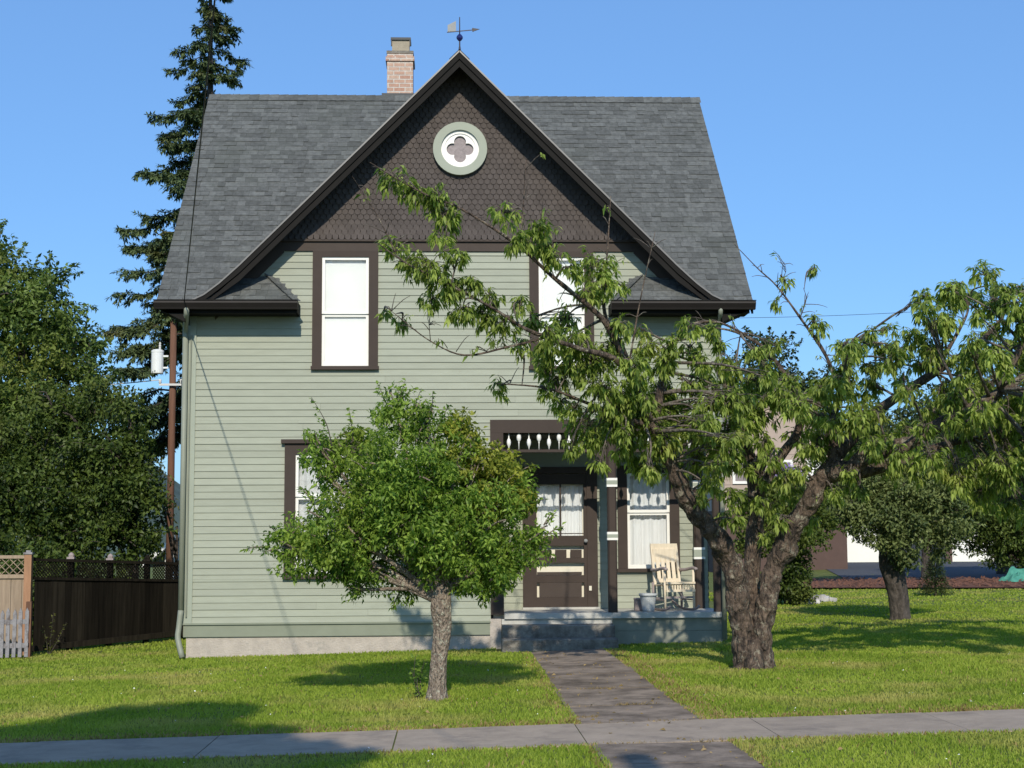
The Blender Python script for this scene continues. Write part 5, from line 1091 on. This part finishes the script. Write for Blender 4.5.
SHADE_TREE = [(10.66, 20.0, 2.64, 0.73), (11.44, 20.0, 3.06, 0.79), (9.95, 20.0, 2.78, 0.56), (12.12, 20.3, 3.49, 0.85), (10.96, 20.3, 3.64, 0.74), (12.91, 20.0, 4.04, 0.84), (13.75, 20.0, 3.47, 0.95), (14.58, 20.0, 2.62, 0.84), (13.57, 20.0, 2.48, 0.67), (11.45, 19.6, 2.2, 0.56), (9.84, 20.0, 1.94, 0.45), (12.43, 20.0, 2.63, 0.67)]
SHRUB_DARK = [(7.35, 10.2, 1.0, 0.39), (7.4, 9.9, 0.65, 0.34), (7.25, 10.2, 0.51, 0.32), (7.42, 9.8, 0.37, 0.21), (7.29, 10.5, 1.1, 0.26), (7.08, 10.2, 0.68, 0.34)]
LILAC = [(7.18, 10.0, 2.29, 0.56), (6.75, 10.0, 2.07, 0.47), (7.73, 10.2, 2.18, 0.47), (7.3, 10.0, 2.71, 0.36), (6.87, 10.0, 2.61, 0.34), (7.78, 10.0, 2.6, 0.3), (6.91, 9.8, 1.65, 0.51), (7.55, 9.8, 1.64, 0.47), (8.04, 10.0, 1.96, 0.3), (6.52, 10.0, 1.54, 0.39), (6.43, 10.0, 2.4, 0.34)]
LILAC_FLOWERS = [(7.01, 9.6, 3.0, 0.11), (7.18, 9.6, 3.06, 0.11), (7.33, 9.6, 2.98, 0.11), (6.9, 9.6, 2.92, 0.08), (7.43, 9.6, 2.89, 0.08), (7.09, 9.5, 2.87, 0.08), (7.54, 9.6, 3.02, 0.06), (7.21, 9.4, 2.84, 0.06)]
FAR_A = [(12.74, 42, 7.73, 1.71), (11.63, 42, 6.64, 1.28), (13.86, 42, 8.81, 1.28), (14.47, 42, 7.07, 1.5), (12.47, 42, 5.34, 1.71), (13.15, 41, 6.13, 1.68), (15.15, 42, 7.94, 0.86), (12.23, 42, 4.05, 1.28), (13.66, 42, 9.69, 0.6)]
FAR_B = [(21.02, 52, 7.42, 1.29), (22.55, 52, 7.66, 1.24), (24.05, 52, 7.16, 1.29), (25.61, 52, 7.91, 1.73), (21.98, 52, 5.91, 1.48), (24.51, 52, 5.65, 1.48), (26.9, 52, 8.41, 1.73), (28.71, 52, 8.91, 1.98)]
FAR_C = [(16.56, 26, 4.39, 0.8), (17.41, 26, 5.04, 0.96), (18.42, 26, 5.36, 1.12), (19.39, 26, 4.7, 1.28), (16.68, 25, 3.69, 0.94), (17.81, 25, 3.69, 1.26), (16.2, 26, 3.41, 0.64), (19.94, 26, 6.01, 1.12)]
STREET_TREE = [(-3.0, -22.1, 9.3, .6), (-2.4, -22, 9.5, .45), (-3.4, -22.3, 8.3, .9), (-2.2, -22.2, 8.2, .8), (-1.2, -22.4, 7.6, .55), (-4.3, -22.2, 8.3, .8), (-2.7, -22.6, 7.3, .8), (-1.6, -22.5, 7.2, .7)]
bs = (-.14, -6.70, gz(-.14, -6.7))
small = tree('small_tree', 'small round tree with bright green leaves and a pale lichened trunk on the front lawn', 'tree', bs, SMALL, (-.1, -6.7, 1.15), .1, 'leaf_small', .060, .024, 42, .17, .098, 'bark_small', (.8, 1.0), droop=.45, sprays=5, spray_len=.22, fill=.3,
     trunk_pts=[(-.14, -6.7, -.15, .17), (-.14, -6.7, .0, .13), (-.135, -6.7, .14, .098), (-.12, -6.7, .40, .088), (-.085, -6.7, .70, .10), (-.10, -6.72, .92, .115), (-.08, -6.72, 1.12, .085)])
bl = tree('bronze_part', 'x', 'x', bs, BRONZE, (-.1, -6.7, 1.15), .05, 'leaf_bronze', .058, .029, 42, .16, .10, 'bark_small', (.95, 1), sprays=4, spray_len=.2)
for o, nm in ((bl.children[0], 'limb'), (bl.children[1], 'bronze_foliage')):
    o.name = nm; o.parent = small
    if nm == 'bronze_foliage': o['label'] = 'yellowish bronze leaves at the upper right of the crown'
bpy.data.objects.remove(bl)
# thin top shoots on the small tree: leaves on wands
def shoots(parent, lst, leaf, L, W, bark, seed=2):
    r_ = np.random.default_rng(seed)
    for a, b in lst:
        mb = MB(); P = []; D = []; Nn = []
        a = Vector(a); b = Vector(b); m = a.lerp(b, .5)+Vector((random.uniform(-.05, .05), 0, .0)); mb.tube([a, m, b], [.008, .005, .002], 5, 4)
        n = int((b-a).length/.014)
        for k in range(n):
            p = a.lerp(b, k/n)+Vector(r_.normal(size=3)*.012); P.append(p); d = r_.normal(size=3); d[2] = abs(d[2])*.5; D.append(d); Nn.append(np.array([0, -.5, 1])+r_.normal(size=3)*.5)
        l = L*r_.uniform(.7, 1.2, n); V, F = leaves(np.array(P), np.array(D), np.array(Nn), l, l*W/L)
        mb.cur = 1; mb.add(V.tolist(), F.tolist()); mb.build('shoot', [M[bark], M[leaf]], parent)
shoots(small, [((-1.2, -6.7, 2.5), (-1.42, -6.7, 3.05)), ((-1.0, -6.6, 2.6), (-1.05, -6.6, 2.95)), ((-.6, -6.7, 2.8), (-.75, -6.7, 3.2)), ((-.5, -6.7, 2.85), (-.46, -6.75, 3.22)), ((-.4, -6.65, 2.8), (-.3, -6.6, 3.15)), ((-.15, -6.65, 2.7), (-.02, -6.6, 2.98)), ((-.3, -6.8, 2.75), (-.18, -6.8, 3.1)), ((-.65, -6.8, 2.75), (-.62, -6.8, 3.05)), ((-1.6, -6.6, 1.55), (-1.85, -6.6, 1.75)), ((.7, -6.6, 1.9), (.98, -6.6, 2.0))], 'leaf_small', .06, .03, 'bark_dark')
wd = thing('weed_shoots', 'leafy weed shoots growing beside the small tree trunk', 'weeds', (-.32, -6.55, gz(-.3, -6.5)))
shoots(wd, [((-.30, -6.5, 0), (-.27, -6.52, .36)), ((-.33, -6.5, 0), (-.36, -6.52, .42)), ((-.31, -6.55, 0), (-.3, -6.55, .3)), ((-.35, -6.5, 0), (-.41, -6.5, .3))], 'leaf_small', .055, .03, 'bark_dark', 5)
wd2 = thing('fence_weed', 'tall thin weed growing against the end of the dark fence', 'weeds', (-6.15, 1.75, gz(-6.15, 1.75)))
shoots(wd2, [((-6.2, 1.7, -.15), (-6.15, 1.7, .5)), ((-6.2, 1.7, -.15), (-5.95, 1.7, .35)), ((-6.22, 1.7, -.15), (-6.3, 1.65, .3))], 'leaf_yellow', .05, .025, 'bark_dark', 6)

# ---- the cherry tree: limbs traced one by one, rosettes of hanging leaves at the twig ends
ct = thing('cherry_tree', 'large spreading cherry tree with forked dark trunk and drooping leaves beside the porch', 'tree', (3.53, -4.3, gz(3.53, -4.3)))
mb = MB(); joints = []
for k, v in CHERRY_BRANCHES.items():
    big = v[0][3] > .1
    mb.tube([p[:3] for p in v], [p[3] for p in v], 26 if big else 9, 14 if big else 5, 0 if big else .1, gnarl=.42 if big else .2)
    for a, b in zip(v[:-1], v[1:]):
        for f in (0, .25, .5, .75): joints.append((Vector(a[:3]).lerp(Vector(b[:3]), f), a[3]*(1-f)+b[3]*f))
mb.tube([(3.3, -4.45, -.05), (3.42, -4.36, .1), (3.5, -4.32, .35)], [.06, .12, .14], 8, 4, .1).tube([(3.8, -4.4, -.02), (3.68, -4.36, .12), (3.58, -4.3, .4)], [.05, .12, .15], 8, 4, .1).tube([(3.5, -4.7, -.03), (3.52, -4.5, .1), (3.54, -4.36, .35)], [.05, .12, .14], 8, 4, .1)
tk = mb.build('trunk', M['bark_cherry'], ct, smooth=True)
JP = np.array([j[0] for j in joints]); JR = np.array([j[1] for j in joints])
tw = MB(); pos = []; dr = []; nr = []
def rosette(p, axis, n, spread=1.0):
    for k in range(n):
        a = random.uniform(0, 6.28); h = Vector((math.cos(a), math.sin(a), 0))*spread
        d = h*random.uniform(.35, 1.0)+axis*.35+Vector((0, 0, -random.uniform(.15, 1.15)))
        pos.append(p+Vector((random.uniform(-.02, .02), random.uniform(-.02, .02), random.uniform(-.05, .02)))); dr.append(d); nr.append(h*.6+Vector((random.uniform(-.4, .4), random.uniform(-.4, .4), .9)))
for x, y, z, r in CHERRY_CLUMPS:
    c = Vector((x, y, z)); d2 = np.linalg.norm(JP-np.array(c), axis=1)+JR*2.0; j = int(np.argmin(d2)); s = joints[j][0]
    mid = s.lerp(c, .55)+Vector((random.uniform(-.08, .08), random.uniform(-.08, .08), .06)); L_ = (c-s).length
    tw.tube([s, mid, c], [min(joints[j][1]*.6, .012+L_*.012), .009+L_*.004, .005], 6, 4, .05)
    n = max(5, int(30*(r/.2)**1.7))
    for k in range(n):
        d = Vector((random.gauss(0, 1), random.gauss(0, 1), random.gauss(0, .8))).normalized()*r*random.uniform(.25, 1.05); p = c+d
        q = s.lerp(c, random.uniform(.5, 1)) if random.random() < .5 else c
        tw.tube([q, q.lerp(p, .5)+Vector((0, 0, .03)), p], [.005, .004, .0025], 4, 2)
        rosette(p, d.normalized(), random.randint(8, 12))
# bare spur twigs on the thin outer branches
for k in range(420):
    j = random.randrange(len(joints)); p, r0 = joints[j]
    if r0 > .045: continue
    d = Vector((random.uniform(-1, 1), random.uniform(-.6, .6), random.uniform(-.3, 1))).normalized()*random.uniform(.06, .28); tw.tube([p, p+d*.6+Vector((0, 0, .02)), p+d], [.005, .004, .002], 4, 2)
    if random.random() < .25: rosette(p+d, d.normalized(), 4)
tw.build('twigs', M['bark_branch'], ct, smooth=True)
l = .102*rng.uniform(.55, 1.3, len(pos)); V, F = leaves(np.array(pos), np.array(dr), np.array(nr), l, l*.30, .2, .22)
np_mesh('crown', V, F, M['leaf_cherry'], ct)

# ---- trees on the left, each its own
tree('maple_tree', 'tall dark green tree at the left edge behind the fence', 'tree', (-10, 12, gz(-10, 12)), LEFT_TALL, (-10, 12, 5), .22, 'leaf_tall', .12, .065, 60, .46, .28, 'bark_dark', (.4, 1), droop=.3, sprays=3.5, spray_len=.7)
tree('maple_tree', 'broad dark bushy tree just behind the lattice fence', 'tree', (-8.0, 8.6, gz(-8, 8.6)), LEFT_MID, (-8, 8.6, 2.6), .16, 'leaf_left', .10, .055, 56, .36, .23, 'bark_dark', (.3, 1), droop=.3, sprays=3, spray_len=.55)
tree('maple_tree', 'dark leafy tree between the lattice fence and the utility pole', 'tree', (-6.1, 7.3, gz(-6.1, 7.3)), LEFT_NEAR, (-6.1, 7.3, 2.6), .12, 'leaf_left', .10, .055, 50, .32, .21, 'bark_dark', (.3, 1), droop=.3, sprays=5, spray_len=.5)
tree('yellowish_shrub', 'yellowish leafy shrub in front of the foot of the utility pole', 'shrub', (-5.7, 9.6, gz(-5.7, 9.6)), LEFT_YELLOW, (-5.7, 9.6, 1.9), .05, 'leaf_yellow', .09, .045, 16, .26, .17, 'bark_dark', (.2, 1))
# dense undergrowth behind the fence
tree('fence_hedge', 'low dark hedge along the back of the dark fence', 'hedge', (-6.3, 5.4, gz(-6.3, 5.4)), [(-7.6, 4.6, .55, .75), (-6.9, 5.0, .6, .75), (-6.3, 5.6, .5, .6), (-8.3, 4.2, .6, .75), (-7.4, 5.6, 1.0, .55)], (-6.5, 5.6, .9), .06, 'leaf_left', .11, .06, 40, .27, .2, 'bark_dark', (0, 1))
# ---- conifer
cf = thing('fir_tree', 'tall dark fir tree with drooping branches rising behind the left side of the house', 'tree', (-6.1, 16, gz(-6.1, 16)))
mb = MB(); FH = 16.7; fx, fy = -6.1, 16
lean = lambda z: (fx-.012*(z-5), fy)
mb.tube([(fx+.06, fy, -.3), (*lean(6), 6), (*lean(12), 12), (*lean(FH), FH)], [.34, .24, .10, .02], 10, 4, .05)
fp = []; fdn = []; fnn = []; fl = []
rr = random.Random(21)
z = 4.2
while z < FH-.3:
    for b in range(rr.choice((3, 3, 4))):
        a = rr.uniform(0, 6.28); f = (FH-z)/FH
        Lb = (.28+.285*(FH-z))*rr.uniform(.55, 1.1)*(1 if rr.random() > .2 else .6)
        if z < 5: Lb *= .8
        d = Vector((math.cos(a), math.sin(a), 0)); x0, y0 = lean(z); o = Vector((x0, y0, z))
        pts = [o, o+d*Lb*.35+Vector((0, 0, .06*Lb)), o+d*Lb*.7+Vector((0, 0, -.10*Lb)), o+d*Lb+Vector((0, 0, -.12*Lb+.05))]
        mb.tube(pts, [.035*f+.012, .02*f+.01, .012, .005], 5, 3)
        n = int(Lb*11)+3
        for k in range(n):
            t = .04+.96*(k+rr.random())/n
            if .15 < t < .45 and rr.random() < .3: continue
            i = min(2, int(t*3)); p = pts[i].lerp(pts[i+1], t*3-i)
            sl = (.12+.26*(1-abs(t-.55)))*min(1, .35+Lb*.4)*rr.uniform(.5, 1.2)
            for s in (-1, 1):
                sd = (Vector((-d.y, d.x, 0))*s*rr.uniform(.5, 1)+d*rr.uniform(.4, .9)+Vector((0, 0, rr.uniform(-1.1, .15)))).normalized()
                m_ = max(5, int(sl*54))
                for q in range(m_):
                    pp = p+sd*sl*(q+rr.random())/m_+Vector((0, 0, -.1*sl*(q/m_)**2))
                    for w in range(2):
                        v = sd*.7+Vector((rr.uniform(-1, 1), rr.uniform(-1, 1), rr.uniform(-.9, .6)))*.8
                        fp.append(pp); fdn.append(v); fnn.append((rr.uniform(-.4, .4), rr.uniform(-.6, .2), 1)); fl.append(rr.uniform(.08, .16))
    z += rr.uniform(.2, .36)*(1.0 if z > 9.5 else .6)
mb.build('trunk', M['bark_dark'], cf, smooth=True)
fl = np.array(fl); V, F = leaves(np.array(fp), np.array(fdn), np.array(fnn), fl, fl*.36, .1, .1); np_mesh('crown', V, F, M['needle'], cf)

# ---- right side
tree('apple_tree', 'apple tree with grey green leaves and a dark thick trunk on the right lawn', 'tree', (7.755, 3.83, gz(7.755, 3.83)), RIGHT_APPLE, (7.62, 3.83, 1.75), .2, 'leaf_right', .075, .038, 46, .22, .15, 'bark_dark', (.8, 1), sprays=4, spray_len=.35,
     trunk_pts=[(7.76, 3.83, 0, .22), (7.76, 3.83, .25, .165), (7.72, 3.83, .7, .165), (7.64, 3.83, 1.1, .2), (7.62, 3.83, 1.4, .18), (7.62, 3.83, 1.75, .12)])
tree('dark_tree', 'dense dark tree at the right edge behind the apple tree', 'tree', (17.5, 22.2, gz(17.5, 22.2)), RIGHT_DARK, (17.5, 22.2, 3.0), .2, 'leaf_left', .10, .055, 52, .34, .22, 'bark_dark', (.4, 1), sprays=4, spray_len=.5)
tree('shade_tree', 'wide dark tree behind the apple tree, half hiding the garage doors', 'tree', (13.6, 20.6, gz(13.6, 20.6)), SHADE_TREE, (13.6, 20.3, 3.0), .16, 'leaf_left', .11, .06, 46, .4, .25, 'bark_dark', (.4, 1), sprays=3, spray_len=.5)
tree('dark_shrub', 'dark green shrub right of the cherry trunk beside the pale rubble', 'shrub', (7.3, 10.2, gz(7.3, 10.2)), SHRUB_DARK, (7.3, 10.2, .9), .05, 'leaf_left', .08, .045, 36, .2, .15, 'bark_dark', (.1, 1))
lil = tree('lilac_bush', 'tall light green lilac bush with purple flowers behind the cherry trunk', 'shrub', (7.2, 10.1, gz(7.2, 10.1)), LILAC, (7.2, 10.1, 2.0), .07, 'leaf_lilac', .085, .055, 34, .24, .18, 'bark_dark', (.1, 1))
C_ = np.array([p[:3] for p in LILAC_FLOWERS]); Rr = np.array([p[3]*1.25 for p in LILAC_FLOWERS]); V, F = cluster_leaves(C_, Rr, 130*(Rr/.1)**2, .03, .025, .0, .8); np_mesh('flowers', V, F, M['flower'], lil)
tree('far_tree', 'far green tree beyond the house corner behind the cherry branches', 'tree', (13, 42.5, gz(13, 42)), FAR_A, (13, 42, 5.5), .3, 'leaf_far', .2, .12, 44, .8, .5, 'bark_dark', (.3, 1), sprays=1.2, spray_len=1.0, group='far trees on the right')
tree('far_tree', 'far row of green tree crowns above the garage roof', 'tree', (24.5, 57, gz(24, 57)), [(x, y+5, z, r) for x, y, z, r in FAR_B], (24.5, 57, 5.5), .3, 'leaf_far', .26, .15, 26, .75, .55, 'bark_dark', (.3, 1), group='far trees on the right')
tree('far_tree', 'mid green tree behind the right end of the cherry crown', 'tree', (18, 26.5, gz(18, 26)), FAR_C, (18, 26.3, 3.8), .22, 'leaf_far', .15, .085, 44, .5, .34, 'bark_dark', (.4, 1), sprays=3, spray_len=.7, group='far trees on the right')
# young spruce
ys = thing('young_spruce', 'small conical spruce on the right lawn by the mulch bed', 'spruce', (11.11, 12.2, gz(11.11, 12.2)))
b = Vector((11.11, 12.2, gz(11.11, 12.2))); mb = MB(); mb.tube([b, b+Vector((0, 0, .9))], [.03, .008], 6, 1); mb.build('trunk', M['bark_dark'], ys)
fp = []; fdn = []; fnn = []
for k in range(3600):
    t = rng.random()**.75; t = 1-t; h = .05+t*.95; rad = .34*(1-t)**.8+.02; a = rng.uniform(0, 6.28); q = rad*rng.uniform(.35, 1.05)*(1+.2*math.sin(a*5+h*20))
    fp.append((b.x+math.cos(a)*q, b.y+math.sin(a)*q, b.z+h-.1*q)); fdn.append((math.cos(a)+rng.normal()*.4, math.sin(a)+rng.normal()*.4, .25+rng.normal()*.4)); fnn.append((rng.normal()*.3, rng.normal()*.3, 1))
l = rng.uniform(.05, .1, len(fp)); V, F = leaves(np.array(fp), np.array(fdn), np.array(fnn), l, l*.3, .1, .1); np_mesh('crown', V, F, M['needle_young'], ys)
# street tree on the near verge: its crown is above the frame, its shade lies on the lawn and pavement
tree('street_tree', 'street tree on the near verge casting the shade at the lower left of the lawn', 'tree', (-3.2, -23.8, gz(-3.2, -23.8)), STREET_TREE, (-3, -23.2, 6.8), .16, 'leaf_far', .12, .075, 80, .24, .2, 'bark_dark', (.7, 1))

# ------------------------------------------------------------------ light, sky, camera
SUN_EL, SUN_AZ = 33, 0                      # the sun stands behind the camera, straight on to the facade
w = bpy.data.worlds.new('World'); scene.world = w; w.use_nodes = True
nt = w.node_tree; bg = nt.nodes['Background']; sky = nt.nodes.new('ShaderNodeTexSky'); sky.sky_type = 'NISHITA'; sky.sun_disc = False
sky.sun_elevation = R(SUN_EL); sky.sun_rotation = R(180+SUN_AZ); sky.altitude = 50; sky.air_density = 1.0; sky.dust_density = .6; sky.ozone_density = 2.5
mx = nt.nodes.new('ShaderNodeMix'); mx.data_type = 'RGBA'; mx.blend_type = 'MULTIPLY'; mx.inputs['Factor'].default_value = 1; mx.inputs['B'].default_value = (.75, 1.08, 1.32, 1)
nt.links.new(sky.outputs[0], mx.inputs['A'])
m3 = nt.nodes.new('ShaderNodeMix'); m3.data_type = 'RGBA'; m3.inputs['Factor'].default_value = .48; m3.inputs['B'].default_value = (1.6, 3.2, 6.6, 1)   # evens out a very clear sky
nt.links.new(mx.outputs['Result'], m3.inputs['A']); nt.links.new(m3.outputs['Result'], bg.inputs['Color']); bg.inputs['Strength'].default_value = .128
sl = bpy.data.lights.new('sun', 'SUN'); sl.energy = 4.2; sl.angle = R(.53); sl.color = (1, .915, .77)
so = bpy.data.objects.new('sun', sl); COL.objects.link(so)
d = Vector((math.sin(R(SUN_AZ))*math.cos(R(SUN_EL)), math.cos(R(SUN_EL)), -math.sin(R(SUN_EL))))
so.rotation_euler = d.to_track_quat('-Z', 'Y').to_euler(); so.location = (0, -30, 30)
cam = bpy.data.cameras.new('camera'); co = bpy.data.objects.new('camera', cam); COL.objects.link(co); scene.camera = co
cam.sensor_width = 36; cam.lens = 1496/1024*36; cam.clip_end = 1000; cam.clip_start = .1
co.matrix_world = Matrix.Translation((0, -22, 1.6)) @ Matrix.Rotation(R(-2.37), 4, 'Z') @ Matrix.Rotation(R(90+5.9), 4, 'X') @ Matrix.Rotation(R(-.32), 4, 'Z')
vs_ = scene.view_settings; vs_.view_transform = 'Standard'; vs_.look = 'None'; vs_.gamma = 1; vs_.use_curve_mapping = False; vs_.exposure = 0
scene.cycles.max_bounces = 6; scene.cycles.transparent_max_bounces = 12
scene.cycles.use_denoising = True
